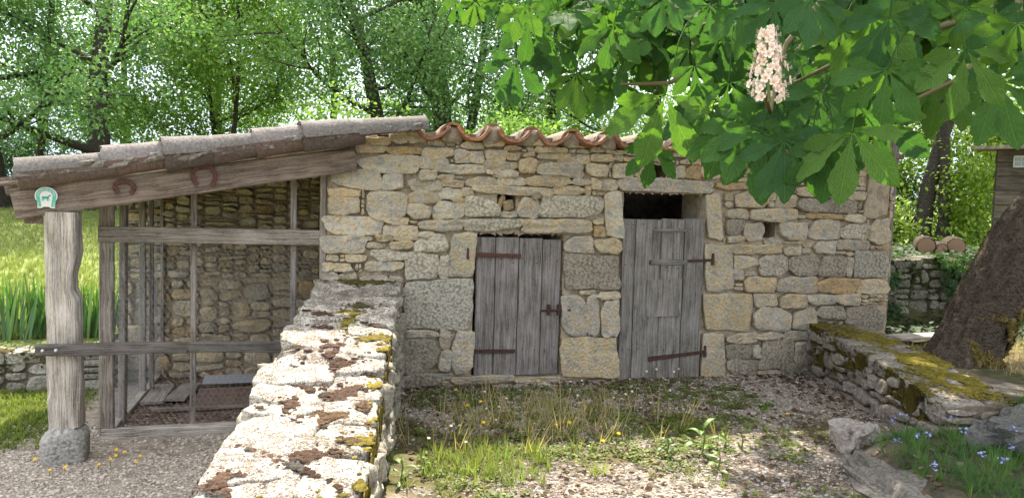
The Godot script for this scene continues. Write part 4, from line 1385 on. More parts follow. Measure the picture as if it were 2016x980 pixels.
# moss as many little cushions; patches: [s, a, radius along s, radius across, count, colour]
func moss_on(t: Node3D, at: Vector3, u: Vector3, hw: float, top: Callable, patches: Array, sd: int, face_share := 0.0, base := 0.0) -> void:
	var a := Vector3.UP.cross(u).normalized()
	var o := at - t.position
	var r := RandomNumberGenerator.new()
	r.seed = sd
	var xfs := []
	var cols := []
	for p in patches:
		for k in p[4]:
			var rr := minf(1.6, absf(r.randfn()) * 0.72)
			var an := r.randf() * TAU
			var s: float = p[0] + cos(an) * rr * p[2]
			var c: float = p[1] + sin(an) * rr * p[3]
			if n3(Vector3(s * 9.0, c * 9.0, sd)) < -0.12:
				continue
			var over := absf(c) - hw
			var y: float = top.call(s) + 0.016
			var pos := o + u * s + a * c + Vector3(0, y - at.y, 0)
			if over > 0.0:
				pos = o + u * s + a * (signf(c) * (hw + 0.012)) + Vector3(0, y - at.y - over, 0)
			var size := r.randf_range(0.008, 0.021) * (1.2 - 0.45 * rr)
			var bs := Basis(Vector3.UP, r.randf() * TAU).scaled(Vector3(size, size * r.randf_range(0.5, 0.9), size))
			if over > 0.0:
				bs = Basis(u, -signf(c) * PI / 2 * -1.0) * bs
			xfs.append(Transform3D(bs, pos))
			cols.append((p[5] as Color) * r.randf_range(0.6, 1.35))
	stuff(many("moss", cushion(), M.moss, t, xfs, cols))


func low_top(s: float) -> float:
	var k := [[0.0, 0.89], [0.2, 0.885], [0.67, 0.795], [1.18, 0.735], [1.84, 0.665], [2.1, 0.565], [2.38, 0.525], [2.7, 0.47], [2.95, 0.445], [3.2, 0.385], [3.45, 0.33], [3.8, 0.27], [4.5, 0.22]]
	for i in k.size() - 1:
		if s <= k[i + 1][0]:
			return lerpf(k[i][1], k[i + 1][1], (s - k[i][0]) / (k[i + 1][0] - k[i][0]))
	return 0.22


func low_wall() -> void:
	var at := Vector3(0.425, 0.0, 0.03)
	var u := Vector3(-0.165, 0, 1).normalized()
	var t := thing("low_stone_wall", "low sunlit dry stone wall running forward from the building, capped with pale lichen-crusted stones", "stone wall", at)
	dry_wall(t, at, u, 4.2, 0.33, low_top, -0.31, 0.0, M.cap, Color(0.60, 0.57, 0.52), [M.lichen, Color(0.42, 0.39, 0.33)], 2001, M.cap, Color(0.42, 0.38, 0.34), Vector2(0.24, 0.62), Vector2(0.16, 0.48))
	var brown := Color(0.105, 0.062, 0.042)
	var olive := Color(0.17, 0.14, 0.022)
	var yellow := Color(0.24, 0.19, 0.03)
	var p := [[0.13, 0.02, 0.13, 0.24, 900, Color(0.10, 0.085, 0.02)], [0.10, -0.12, 0.08, 0.12, 200, Color(0.15, 0.15, 0.03)], [0.95, 0.02, 0.10, 0.10, 120, olive], [1.18, 0.05, 0.14, 0.05, 220, yellow], [1.55, 0.22, 0.10, 0.12, 320, yellow * 0.8], [1.35, -0.15, 0.10, 0.10, 260, brown], [1.7, -0.02, 0.20, 0.08, 380, brown], [1.95, 0.05, 0.09, 0.2, 320, brown], [2.25, 0.15, 0.12, 0.12, 380, brown], [2.4, -0.10, 0.09, 0.07, 120, brown * 1.1], [2.55, 0.12, 0.10, 0.18, 380, Color(0.13, 0.08, 0.045)], [2.75, -0.02, 0.06, 0.05, 60, brown], [2.95, 0.05, 0.08, 0.15, 220, brown], [3.15, -0.22, 0.07, 0.10, 240, brown * 1.2], [3.3, 0.05, 0.06, 0.22, 160, olive], [3.35, 0.28, 0.1, 0.1, 160, yellow * 0.7],
		[1.0, -0.18, 0.06, 0.08, 90, brown], [0.75, 0.10, 0.1, 0.12, 140, Color(0.08, 0.07, 0.025)]]
	for k in 16:
		p.append([1.5 + k * 0.13, 0.42 + 0.10 * sin(k * 2.3), 0.07, 0.13, 110, yellow * (0.55 + 0.3 * (k % 3))])
	for k in 170:
		var h := absf(sin(k * 12.9898) * 43758.5)
		p.append([0.9 + 2.7 * fposmod(h, 1.0), -0.28 + 0.56 * fposmod(h * 7.0, 1.0), 0.02 + 0.03 * fposmod(h * 3.0, 1.0), 0.03, 9, (brown if k % 3 else Color(0.06, 0.055, 0.045)) * (0.6 + 0.8 * fposmod(h * 5.0, 1.0))])
	moss_on(t, at, u, 0.33, low_top, p, 31)


func mossy_wall() -> void:
	var at := Vector3(4.93, 0.0, 0.06)
	var u := Vector3(-0.29, 0, 1).normalized()
	var top := func(s: float) -> float: return 0.46 - 0.035 * s - 0.05 * smoothstep(1.4, 2.4, s)
	var t := thing("mossy_terrace_wall", "low rubble wall under thick olive moss to the right of the building", "stone wall", at)
	dry_wall(t, at, u, 2.45, 0.27, top, 0.0, 0.25, M.lichen, Color(0.34, 0.31, 0.29), [M.lichen, Color(0.34, 0.30, 0.27)], 2101, M.mortar, Color(0.168, 0.138, 0.102), Vector2(0.2, 0.5), Vector2(0.2, 0.5))
	var m1 := Color(0.125, 0.10, 0.018)
	var m2 := Color(0.19, 0.155, 0.02)
	var p := []
	for q in [[0.15, -0.2, 0.25, 0.25, 900], [0.45, 0.0, 0.3, 0.2, 500], [0.85, 0.12, 0.3, 0.17, 900], [1.25, 0.08, 0.4, 0.24, 3000], [1.65, 0.10, 0.35, 0.22, 2600], [2.0, 0.12, 0.3, 0.2, 1600], [0.6, 0.05, 0.4, 0.2, 1500], [0.4, -0.45, 0.25, 0.18, 800], [0.75, -0.42, 0.2, 0.14, 500], [1.2, -0.36, 0.2, 0.10, 500], [1.75, -0.38, 0.2, 0.14, 700], [2.1, -0.35, 0.2, 0.2, 700]]:
		p.append([q[0], q[1], q[2], q[3], q[4], m2 if q[1] > 0.0 else m1])
	moss_on(t, at, u, 0.27, top, p, 33)


func bed_wall() -> void:
	var at := Vector3(-4.2, -0.31, -1.78)
	var u := Vector3.RIGHT
	var top := func(s: float) -> float: return 0.06 + 0.02 * sin(s * 3.0)
	var t := thing("iris_bed_wall", "short mossy stone wall holding up the iris bed behind the lean-to post", "stone wall", at)
	dry_wall(t, at, u, 2.45, 0.16, top, -0.31, 0.0, M.lichen, Color(0.42, 0.40, 0.36), [M.lichen, Color(0.42, 0.40, 0.36)], 2201, M.mortar, Color(0.168, 0.138, 0.102), Vector2(0.15, 0.3), Vector2(0.18, 0.4))
	var p := []
	for k in 10:
		p.append([0.3 + k * 0.23, -0.12, 0.15, 0.22, 180, Color(0.10, 0.085, 0.022)])
	moss_on(t, at, u, 0.16, top, p, 35)


func bank_wall() -> void:
	var at := Vector3(5.72, 0.30, -0.86)
	var top := func(s: float) -> float: return 1.0 + 0.05 * sin(s * 2.6) + 0.03 * sin(s * 7.0)
	var t := thing("bank_wall", "dark ivy-grown retaining wall beyond the building corner, below the logs", "stone wall", at)
	dry_wall(t, at, Vector3.RIGHT, 3.0, 0.18, top, 0.30, 0.85, M.lichen, Color(0.26, 0.255, 0.21), [M.lichen, Color(0.27, 0.26, 0.21)], 2301, M.mortar, Color(0.12, 0.11, 0.07), Vector2(0.2, 0.34), Vector2(0.2, 0.4))
	var p := []
	for k in 14:
		p.append([0.1 + k * 0.21, -0.20 - 0.06 * (k % 5), 0.16, 0.16, 330, Color(0.06, 0.085, 0.022)])
	moss_on(t, at, Vector3.RIGHT, 0.18, top, p, 37)
	# ivy leaves hanging down its face
	var r := RandomNumberGenerator.new()
	r.seed = 38
	var xfs := []
	var cols := []
	for k in 1500:
		var s := r.randf_range(0.0, 3.0)
		var y := r.randf_range(0.05, 0.78)
		if n3(Vector3(s * 2.2, y * 2.0, 5.0)) < -0.02:
			continue
		var z := r.randf_range(0.03, 0.045)
		xfs.append(Transform3D((Basis(Vector3.BACK, r.randf() * TAU) * Basis(Vector3.RIGHT, PI / 2 + r.randf_range(-0.7, 0.7))).scaled(Vector3.ONE * z), Vector3(s, y, 0.20 + r.randf_range(0.0, 0.06))))
		cols.append(Color(0.05, 0.11, 0.035) * r.randf_range(0.6, 1.6))
	stuff(many("ivy", clover(21), M.grass, t, xfs, cols))


func rocks() -> void:
	var specs := [
		[Vector3(3.19, -0.03, 2.82), Vector3(0.38, 0.34, 1.35), -0.38, "long low pitted grey rock edging the gravel in the right foreground", Color(0.27, 0.25, 0.235)],
		[Vector3(3.46, 0.10, 2.16), Vector3(0.30, 0.22, 0.26), 0.2, "small pale boulder where the gravel edging begins", Color(0.42, 0.38, 0.36)],
		[Vector3(4.22, 0.22, 2.68), Vector3(0.60, 0.30, 0.40), 0.4, "dark grey slab beyond the end of the mossy wall", Color(0.17, 0.17, 0.17)],
		[Vector3(4.75, 0.27, 2.55), Vector3(0.55, 0.28, 0.38), -0.3, "dark flat rock at the right edge behind the blue flowers", Color(0.16, 0.16, 0.165)]]
	var k := 0
	for s in specs:
		var t := thing("boulder", s[3], "boulder", s[0], "boulders around the flower bed")
		part("stone", boulder(s[1], 700 + k, s[4], 0.36, 22, 15, false), M.lichen, t, Transform3D(Basis(Vector3.UP, s[2]), Vector3.ZERO))
		k += 1


# ---------------------------------------------------------------- gravel, litter, grass
func pebble_mesh() -> ArrayMesh:
	var b := Buf.new()
	var rows := [[1.0, 0.35, 5], [0.35, 0.95, 5], [-0.6, 0.8, 5]]
	for q in rows.size():
		for k in 5:
			var t := TAU * (k + 0.5 * q) / 5.0
			var rr: float = rows[q][1] * (1.0 + 0.35 * n3(Vector3(k * 2.3, q * 3.1, 5)))
			b.add(Vector3(cos(t) * rr, rows[q][0] * 0.62, sin(t) * rr))
	var top := b.add(Vector3(0, 0.7, 0))
	for k in 5:
		var k2 := (k + 1) % 5
		b.tri(top, k, k2)
		b.quad(k, 5 + k, 5 + k2, k2)
		b.quad(5 + k, 10 + k, 10 + k2, 5 + k2)
	return b.mesh(false)


func gravel() -> void:
	var r := RandomNumberGenerator.new()
	r.seed = 404
	var me := pebble_mesh()
	var xfs := []
	var cols := []
	while xfs.size() < 40000:
		var x := r.randf_range(-3.4, 0.4)
		var z := r.randf_range(-0.55, 2.4)
		if x > 0.12 - 0.165 * z or (x > -1.5 and z < 0.05 and r.randf() < 0.9):
			continue
		if x < -1.9 and z < 0.25 and r.randf() < 0.85:
			continue
		if n3(Vector3(x * 2.0, 5, z * 2.0)) > 0.30 and r.randf() < 0.8:
			continue
		var s := lerpf(0.004, 0.016, pow(r.randf(), 3.2))
		xfs.append(Transform3D(Basis(Vector3(r.randf() - 0.5, 1, r.randf() - 0.5).normalized(), r.randf() * TAU).scaled(Vector3(s, s * 0.7, s * 0.8)), Vector3(x, gy(x, z) + s * 0.25, z)))
		var c := r.randf_range(0.24, 0.50)
		cols.append(Color(c * 1.08, c * 0.94, c * 0.80))
	stuff(many("gravel", me, M.pebble, self, xfs, cols), "grey gravel of the yard in front of the lean-to", "gravel")
	xfs = []
	cols = []
	while xfs.size() < 42000:
		var x := r.randf_range(0.5, 5.0)
		var z := r.randf_range(0.05, 3.7)
		if x < 0.72 - 0.165 * z or x > 4.75 - 0.29 * z:
			continue
		var a := 0.5 + 0.9 * n3(Vector3(x * 1.1, 11, z * 1.1))
		var m := smoothstep(0.55, 0.75, a - 0.2 * smoothstep(2.2, 3.6, x))
		if r.randf() < m * 0.92 or (x + 0.4 * (z - 2.4) > 3.35 and z > 2.0):
			continue
		var s := lerpf(0.004, 0.016, pow(r.randf(), 3.0))
		xfs.append(Transform3D(Basis(Vector3(r.randf() - 0.5, 1, r.randf() - 0.5).normalized(), r.randf() * TAU).scaled(Vector3(s, s * 0.6, s * 0.8)), Vector3(x, gy(x, z) + s * 0.2, z)))
		var c := lerpf(0.18, 0.52, pow(r.randf(), 1.4))
		cols.append(Color(c, c * 0.90, c * 0.80) if r.randf() < 0.8 else Color(c * 0.85, c * 0.64, c * 0.48))
	stuff(many("gravel", me, M.pebble, self, xfs, cols), "pale gravel and chips on the ground before the stone building", "gravel")
	# fallen leaves
	var b := Buf.new()
	for k in 5:
		var f := k / 4.0
		var w := sin(f * PI * 0.92 + 0.12) * 0.42
		b.add(Vector3(-w, 0.16 * w + 0.10 * f * f, f - 0.5))
		b.add(Vector3(0, 0.06 * sin(f * 7.0), f - 0.5))
		b.add(Vector3(w, 0.22 * w, f - 0.5))
	for k in 4:
		b.quad(k * 3, k * 3 + 1, k * 3 + 4, k * 3 + 3)
		b.quad(k * 3 + 1, k * 3 + 2, k * 3 + 5, k * 3 + 4)
	xfs = []
	cols = []
	while xfs.size() < 2600:
		var x := r.randf_range(0.6, 5.0)
		var z := 0.08 + 3.2 * pow(r.randf(), 1.6)
		if x < 0.74 - 0.165 * z or x > 4.7 - 0.29 * z:
			continue
		if n3(Vector3(x * 1.7, 31, z * 1.7)) < -0.05 and r.randf() < 0.7:
			continue
		var s := r.randf_range(0.018, 0.05)
		xfs.append(Transform3D(Basis(Vector3(r.randf_range(-0.4, 0.4), 1, r.randf_range(-0.4, 0.4)).normalized(), r.randf() * TAU).scaled(Vector3(s, s, s)), Vector3(x, gy(x, z) + 0.009, z)))
		var c := r.randf_range(0.5, 1.3)
		cols.append(Color(0.15, 0.095, 0.06) * c if r.randf() < 0.75 else Color(0.26, 0.21, 0.165) * c)
	var chips := []
	var ccols := []
	while chips.size() < 3000:
		var x := r.randf_range(-1.42, 0.12)
		var z := r.randf_range(-1.95, -0.1)
		var s := r.randf_range(0.008, 0.03)
		chips.append(Transform3D(Basis(Vector3(r.randf_range(-0.5, 0.5), 1, r.randf_range(-0.5, 0.5)).normalized(), r.randf() * TAU).scaled(Vector3(s, s * 0.5, s * r.randf_range(0.4, 1.2))), Vector3(x, gy(x, z) + 0.006, z)))
		var c := r.randf_range(0.5, 1.3)
		ccols.append(Color(0.17, 0.115, 0.08) * c)
	stuff(many("wood_chips", me, M.pebble, self, chips, ccols), "brown wood chips and dung on the floor of the run", "wood chips")
	stuff(many("dry_leaves", b.mesh(), M.grass, self, xfs, cols), "brown fallen leaves and straw scattered before the doors", "leaf litter")


func blade(b: Buf, root: Vector3, dir: Vector3, length: float, w: float, droop: float, col: Color, steps := 4) -> void:
	var side := dir.cross(Vector3.UP)
	side = (Vector3.RIGHT if side.length() < 0.05 else side).normalized()
	var first := b.v.size()
	var p := root
	var d := dir
	for k in steps + 1:
		var f := k / float(steps)
		var ww := w * (1.0 - pow(f, 1.6)) * (0.6 + 0.9 * minf(f * 3.0, 1.0))
		if k == steps:
			b.add(p, col, Vector2(0.5, 1.0))
		else:
			b.add(p - side * ww, col, Vector2(0, f))
			b.add(p + side * ww, col, Vector2(1, f))
		p += d * length / steps
		d = (d + Vector3(0, -droop * (0.3 + f), 0) / steps).normalized()
	for k in steps - 1:
		b.quad(first + k * 2, first + k * 2 + 1, first + k * 2 + 3, first + k * 2 + 2)
	b.tri(first + (steps - 1) * 2, first + (steps - 1) * 2 + 1, first + steps * 2)


func tuft(n: int, h: float, w: float, spread: float, droop: float, sd: int, steps := 4) -> ArrayMesh:
	var b := Buf.new()
	var r := RandomNumberGenerator.new()
	r.seed = sd
	for k in n:
		var an := r.randf() * TAU
		var lean := spread * r.randf()
		var q := r.randf_range(0.75, 1.2)
		blade(b, Vector3(cos(an), 0, sin(an)) * 0.12 * h * r.randf(), Vector3(cos(an) * lean, 1, sin(an) * lean).normalized(), h * r.randf_range(0.55, 1.1), w * r.randf_range(0.7, 1.2), droop * r.randf_range(0.4, 1.3), Color(q, q, q), steps)
	return b.mesh()


func clover(sd: int) -> ArrayMesh:
	# a low rosette of round leaflets
	var b := Buf.new()
	var r := RandomNumberGenerator.new()
	r.seed = sd
	for k in 9:
		var p := Vector3(r.randf_range(-1, 1), r.randf_range(0.2, 0.9), r.randf_range(-1, 1))
		var s := r.randf_range(0.22, 0.4)
		var n := Vector3(r.randf_range(-0.6, 0.6), 1, r.randf_range(-0.6, 0.6)).normalized()
		var x := n.cross(Vector3.BACK).normalized()
		var y := n.cross(x)
		var q := r.randf_range(0.75, 1.25)
		var c := b.add(p, Color(q, q, q))
		for j in 6:
			b.add(p + (x * cos(j * TAU / 6) + y * sin(j * TAU / 6)) * s + n * 0.06, Color(q, q, q))
		for j in 6:
			b.tri(c, c + 1 + j, c + 1 + (j + 1) % 6)
	return b.mesh()


func scatter(called: String, me: Mesh, count: int, pick: Callable, sd: int, smin: float, smax: float, cols_in: Array, label: String, category: String) -> void:
	var r := RandomNumberGenerator.new()
	r.seed = sd
	var xfs := []
	var cols := []
	var tries := 0
	while xfs.size() < count and tries < count * 30:
		tries += 1
		var p: Vector2 = pick.call(r)
		if is_nan(p.x):
			continue
		var s := r.randf_range(smin, smax)
		xfs.append(Transform3D(Basis(Vector3.UP, r.randf() * TAU).scaled(Vector3(s, s * r.randf_range(0.75, 1.2), s)), Vector3(p.x, gy(p.x, p.y) - 0.004, p.y)))
		var c: Color = cols_in[r.randi() % cols_in.size()]
		cols.append(c * r.randf_range(0.75, 1.3))
	stuff(many(called, me, M.grass, self, xfs, cols), label, category)


func grasses() -> void:
	var no := Vector2(NAN, NAN)
	var yard := func(x: float, z: float) -> bool: return x > 0.76 - 0.165 * z and x < 4.6 - 0.29 * z and z > 0.1
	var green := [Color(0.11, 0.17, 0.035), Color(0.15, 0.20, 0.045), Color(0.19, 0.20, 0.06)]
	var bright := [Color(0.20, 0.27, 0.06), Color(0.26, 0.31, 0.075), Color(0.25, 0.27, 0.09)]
	var straw := [Color(0.46, 0.37, 0.20), Color(0.38, 0.28, 0.15), Color(0.34, 0.32, 0.14)]
	# low weeds in the shade of the building
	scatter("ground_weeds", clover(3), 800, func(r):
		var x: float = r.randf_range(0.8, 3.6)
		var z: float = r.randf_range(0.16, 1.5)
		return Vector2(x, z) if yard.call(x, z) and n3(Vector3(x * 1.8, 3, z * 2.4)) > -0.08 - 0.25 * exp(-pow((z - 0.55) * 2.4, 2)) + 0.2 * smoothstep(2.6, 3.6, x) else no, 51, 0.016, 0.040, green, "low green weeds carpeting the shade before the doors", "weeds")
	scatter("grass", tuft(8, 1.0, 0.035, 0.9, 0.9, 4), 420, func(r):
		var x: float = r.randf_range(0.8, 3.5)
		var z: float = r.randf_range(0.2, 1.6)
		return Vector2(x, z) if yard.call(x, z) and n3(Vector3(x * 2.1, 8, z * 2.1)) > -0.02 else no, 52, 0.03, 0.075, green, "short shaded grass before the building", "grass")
	# the bright tufts where the sun strikes, and sparse ones over the gravel
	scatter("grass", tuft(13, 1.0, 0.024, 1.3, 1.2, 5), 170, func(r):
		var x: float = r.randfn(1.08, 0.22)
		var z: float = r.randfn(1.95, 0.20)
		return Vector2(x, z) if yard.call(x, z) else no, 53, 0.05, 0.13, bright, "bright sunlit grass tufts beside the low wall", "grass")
	scatter("grass", tuft(9, 1.0, 0.03, 0.9, 0.9, 6), 620, func(r):
		var x: float = r.randf_range(0.7, 3.3)
		var z: float = r.randf_range(1.3, 3.4)
		return Vector2(x, z) if yard.call(x, z) and n3(Vector3(x * 2.0, 18, z * 2.0)) > 0.05 and x + 0.4 * (z - 2.4) < 3.2 else no, 54, 0.03, 0.075, green + bright, "thin grass growing through the gravel", "grass")
	scatter("ground_weeds", clover(9), 900, func(r):
		var x: float = r.randf_range(0.7, 3.2)
		var z: float = r.randf_range(1.2, 3.4)
		return Vector2(x, z) if yard.call(x, z) and n3(Vector3(x * 1.7, 48, z * 1.7)) > 0.12 and x + 0.4 * (z - 2.4) < 3.2 else no, 55, 0.016, 0.04, green + bright, "creeping weeds spreading over the gravel", "weeds")
	# dry stalks
	scatter("dry_stalks", tuft(4, 1.0, 0.008, 0.8, 0.6, 7), 230, func(r):
		var x: float = r.randfn(1.65, 0.5)
		var z: float = r.randfn(1.25, 0.32)
		return Vector2(x, z) if yard.call(x, z) else no, 56, 0.13, 0.32, straw, "straw-coloured dry grass stalks before the building", "dry grass")
	# left: turf patch, pasture
	scatter("turf", tuft(9, 1.0, 0.05, 1.2, 0.8, 8), 3600, func(r):
		var x: float = r.randf_range(-3.6, -1.78)
		var z: float = r.randf_range(-1.62, 0.5)
		return Vector2(x, z) if r.randf() < smoothstep(-1.7, -2.2, x) * smoothstep(0.45, -0.25, z + 0.3 * n3(Vector3(x * 3.0, 1, z * 3.0))) else no, 57, 0.03, 0.065, bright, "mown turf beside the lean-to post", "grass")
	scatter("pasture_grass", tuft(9, 1.0, 0.022, 0.7, 0.7, 9, 3), 22000, func(r):
		var f: float = pow(r.randf(), 1.4)
		var z := lerpf(-2.2, -26.0, f)
		var x: float = lerpf(-2.0, -3.0, f) - r.randf() * lerpf(2.6, 11.0, f)
		return Vector2(x, z), 58, 0.05, 0.11, [Color(0.22, 0.28, 0.07), Color(0.27, 0.32, 0.085), Color(0.29, 0.31, 0.11)], "sunlit long grass of the pasture behind the lean-to", "grass")
	scatter("undergrowth", clover(12), 1100, func(r):
		var x: float = r.randf_range(5.62, 9.5)
		var z: float = r.randf_range(-3.2, 0.6)
		return Vector2(x, z), 59, 0.03, 0.10, [Color(0.035, 0.085, 0.025), Color(0.055, 0.105, 0.03), Color(0.03, 0.05, 0.02)], "shade-darkened ivy and weeds on the bank beyond the building corner", "undergrowth")  # leaf greens darkened to stand in for the shade on the bank
	scatter("straw_litter", tuft(6, 1.0, 0.02, 3.5, 0.6, 13), 700, func(r):
		var x: float = r.randf_range(5.2, 7.0)
		var z: float = r.randf_range(0.5, 2.0)
		return Vector2(x, z), 60, 0.06, 0.13, straw, "dry straw on the ground behind the chestnut trunk", "straw")
	scatter("bed_foliage", tuft(16, 1.0, 0.013, 1.5, 0.7, 14), 800, func(r):
		var x: float = r.randf_range(3.2, 5.0)
		var z: float = r.randf_range(2.05, 3.5)
		return Vector2(x, z) if x + 0.4 * (z - 2.4) > 3.42 and x < 4.62 - 0.29 * z + (1.5 if z > 2.35 else 0.0) else no, 61, 0.05, 0.13, [Color(0.06, 0.15, 0.04), Color(0.09, 0.19, 0.05), Color(0.11, 0.20, 0.04)], "feathery green foliage of the blue-flowered bed", "foliage")


# ---------------------------------------------------------------- single plants
func sword_leaf(h: float, w: float, droop: float, sd: int) -> ArrayMesh:
	var key := "sword%.2f_%.3f_%.2f_%d" % [h, w, droop, sd]
	if not mesh_cache.has(key):
		var b := Buf.new()
		blade(b, Vector3.ZERO, Vector3(0.0, 1, 0.12).normalized(), h, w, droop, Color.WHITE, 7)
		mesh_cache[key] = b.mesh()
	return mesh_cache[key]


func green_mat(c: Color) -> StandardMaterial3D:
	var key := "green" + c.to_html()
	if not M.has(key):
		M[key] = leaf_mat(c, Color(0.55, 0.7, 0.2), 0.45)
	return M[key]


func iris_row() -> void:
	var r := RandomNumberGenerator.new()
	r.seed = 88
	var where := ["leftmost iris clump above the bed wall, cut by the picture edge", "second iris clump along the bed wall", "third iris clump along the bed wall", "iris clump just left of the lean-to post", "iris clump seen just right of the lean-to post", "rearmost iris clump between post and run"]
	var xs := [-3.25, -2.98, -2.74, -2.50, -2.16, -2.02]
	for k in 6:
		var x: float = xs[k]
		var z := -2.25 - 0.12 * (k % 2)
		var t := thing("iris_plant", "tall green sword-leaved " + where[k], "iris", Vector3(x, gy(x, z), z), "irises behind the lean-to post")
		for q in 38:
			var an := r.randf() * TAU
			var rad := 0.22 * sqrt(r.randf())
			var m := sword_leaf([0.58, 0.70, 0.46][q % 3], 0.0145, [0.3, 0.8, 2.2][(q / 3) % 3], q % 2)
			part("leaf", m, green_mat([Color(0.085, 0.175, 0.06), Color(0.13, 0.23, 0.065), Color(0.07, 0.145, 0.06)][q % 3]), t, Transform3D(Basis(Vector3.UP, an + PI / 2 - 0.4 + r.randf_range(-0.7, 0.7)) * Basis(Vector3.RIGHT, r.randf_range(-0.05, 0.25)), Vector3(cos(an) * rad, -0.01, sin(an) * rad)))


func lance_leaf(sd: int) -> ArrayMesh:
	var key := "lance%d" % sd
	if not mesh_cache.has(key):
		var b := Buf.new()
		var n := 8
		var d := Vector3(0, 0.75, 0.66)
		var p := Vector3.ZERO
		for k in n + 1:
			var f := k / float(n)
			var w := 0.14 * pow(sin(PI * minf(1.0, f * 0.94 + 0.05)), 0.9)
			b.add(p + Vector3(-w, 0.35 * w, 0))
			b.add(p, Color(1.15, 1.12, 0.95))
			b.add(p + Vector3(w, 0.35 * w, 0))
			p += d / n
			d = (d + Vector3(0, -0.16 - 0.03 * sd, 0.02)).normalized()
		for k in n:
			b.quad(k * 3, k * 3 + 1, k * 3 + 4, k * 3 + 3)
			b.quad(k * 3 + 1, k * 3 + 2, k * 3 + 5, k * 3 + 4)
		mesh_cache[key] = b.mesh()
	return mesh_cache[key]


func leafy_weed(at: Vector2, h: float, n: int, col: Color, label: String, sd: int) -> void:
	var r := RandomNumberGenerator.new()
	r.seed = sd
	var t := thing("broadleaf_weed", label, "weed", Vector3(at.x, gy(at.x, at.y), at.y), "broad-leaved weeds in the gravel")
	var b := Buf.new()
	tube(b, [Vector3.ZERO, Vector3(0.01, h * 0.5, 0.005), Vector3(0.0, h * 0.85, 0.0)], [0.006, 0.005, 0.003], 6)
	part("stem", b.mesh(), green_mat(col), t)
	for k in n:
		var f := k / float(n)
		var s := h * lerpf(0.75, 0.45, f) * r.randf_range(0.8, 1.15)
		part("leaf", lance_leaf(k % 3), green_mat(col * r.randf_range(0.95, 1.05) if false else col), t, Transform3D(Basis(Vector3.UP, k * 2.4 + r.randf_range(-0.4, 0.4)) * Basis(Vector3.RIGHT, lerpf(0.55, -0.25, f)) * Basis.from_scale(Vector3(s, s, s)), Vector3(0, h * lerpf(0.02, 0.8, f), 0)))


func bloom_mesh(petals: int, cup: float, col: Color, heart: Color) -> ArrayMesh:
	var b := Buf.new()
	for layer in 2:
		for k in petals:
			var an := TAU * (k + 0.5 * layer) / petals
			var d := Vector3(cos(an), 0, sin(an))
			var s := Vector3(-sin(an), 0, cos(an))
			var len := 1.0 - 0.3 * layer
			var w := 2.0 / petals
			var f := b.add(Vector3(0, 0.1 * layer, 0), heart)
			b.add(d * len * 0.6 + s * w + Vector3(0, cup * 0.5 + 0.1 * layer, 0), col)
			b.add(d * len + Vector3(0, cup + 0.1 * layer, 0), col)
			b.add(d * len * 0.6 - s * w + Vector3(0, cup * 0.5 + 0.1 * layer, 0), col)
			b.quad(f, f + 1, f + 2, f + 3)
	var c := b.add(Vector3(0, 0.30, 0), heart)
	for k in 7:
		b.add(Vector3(cos(TAU * k / 7) * 0.33, 0.17, sin(TAU * k / 7) * 0.33), heart)
	for k in 7:
		b.tri(c, c + 1 + k, c + 1 + (k + 1) % 7)
	return b.mesh()


func wild_flower(called: String, at: Vector2, h: float, rad: float, me: ArrayMesh, label: String, category: String, group: String, sd: int) -> void:
	var r := RandomNumberGenerator.new()
	r.seed = sd
	var t := thing(called, label, category, Vector3(at.x, gy(at.x, at.y), at.y), group)
	var b := Buf.new()
	var lean := Vector3(r.randf_range(-0.15, 0.15), 0, r.randf_range(-0.1, 0.2)) * h
	tube(b, [Vector3(0, -0.01, 0), Vector3(0, h * 0.5, 0) + lean * 0.3, Vector3(0, h, 0) + lean], [0.0022, 0.0018, 0.0016], 5)
	part("stem", b.mesh(), green_mat(Color(0.13, 0.19, 0.05)), t)
	part("bloom", me, M.petal, t, Transform3D((Basis(Vector3.RIGHT, r.randf_range(0.2, 0.8)) * Basis(Vector3.UP, r.randf() * 6.0)).scaled(Vector3.ONE * rad), Vector3(0, h, 0) + lean))


# ---------------------------------------------------------------- trees
func leaf_clump(n: int, rad: float, size: float, sd: int) -> ArrayMesh:
	var key := "clump%d_%d" % [n, sd]
	if mesh_cache.has(key):
		return mesh_cache[key]
	var b := Buf.new()
	var r := RandomNumberGenerator.new()
	r.seed = sd
	for k in n:
		var p := Vector3(r.randfn(), r.randfn() * 0.7, r.randfn()) * rad * 0.5
		var d := (p.normalized() + Vector3(r.randf_range(-0.9, 0.9), r.randf_range(-0.9, 0.4), r.randf_range(-0.9, 0.9))).normalized()
		var nrm := Vector3(r.randf_range(-0.8, 0.8), 1.0, r.randf_range(-0.8, 0.8)).normalized()
		var s := d.cross(nrm).normalized()
		var len := size * r.randf_range(0.7, 1.25)
		var w := len * 0.30
		var q := r.randf_range(0.86, 1.14)
		var c := Color(q * r.randf_range(0.94, 1.08), q, q * 0.95)
		var lift := s.cross(d) * len * 0.10
		var f := b.add(p, c)
		b.add(p + d * len * 0.35 + s * w + lift, c)
		b.add(p + d * len * 0.75 + s * w * 0.8 + lift, c)
		b.add(p + d * len, c)
		b.add(p + d * len * 0.75 - s * w * 0.8 + lift, c)
		b.add(p + d * len * 0.35 - s * w + lift, c)
		b.tri(f, f + 1, f + 5)
		b.quad(f + 1, f + 2, f + 4, f + 5)
		b.tri(f + 2, f + 3, f + 4)
	mesh_cache[key] = b.mesh()
	return mesh_cache[key]


func crooked(a: Vector3, d0: Vector3, length: float, n: int, wander: float, lift: float, r: RandomNumberGenerator) -> Array:
	var pts := [a]
	var d := d0.normalized()
	for k in n:
		d = (d + Vector3(r.randf_range(-1, 1), r.randf_range(-0.6, 0.6), r.randf_range(-1, 1)) * wander + Vector3(0, lift, 0)).normalized()
		pts.append(pts[k] + d * length / n)
	return pts


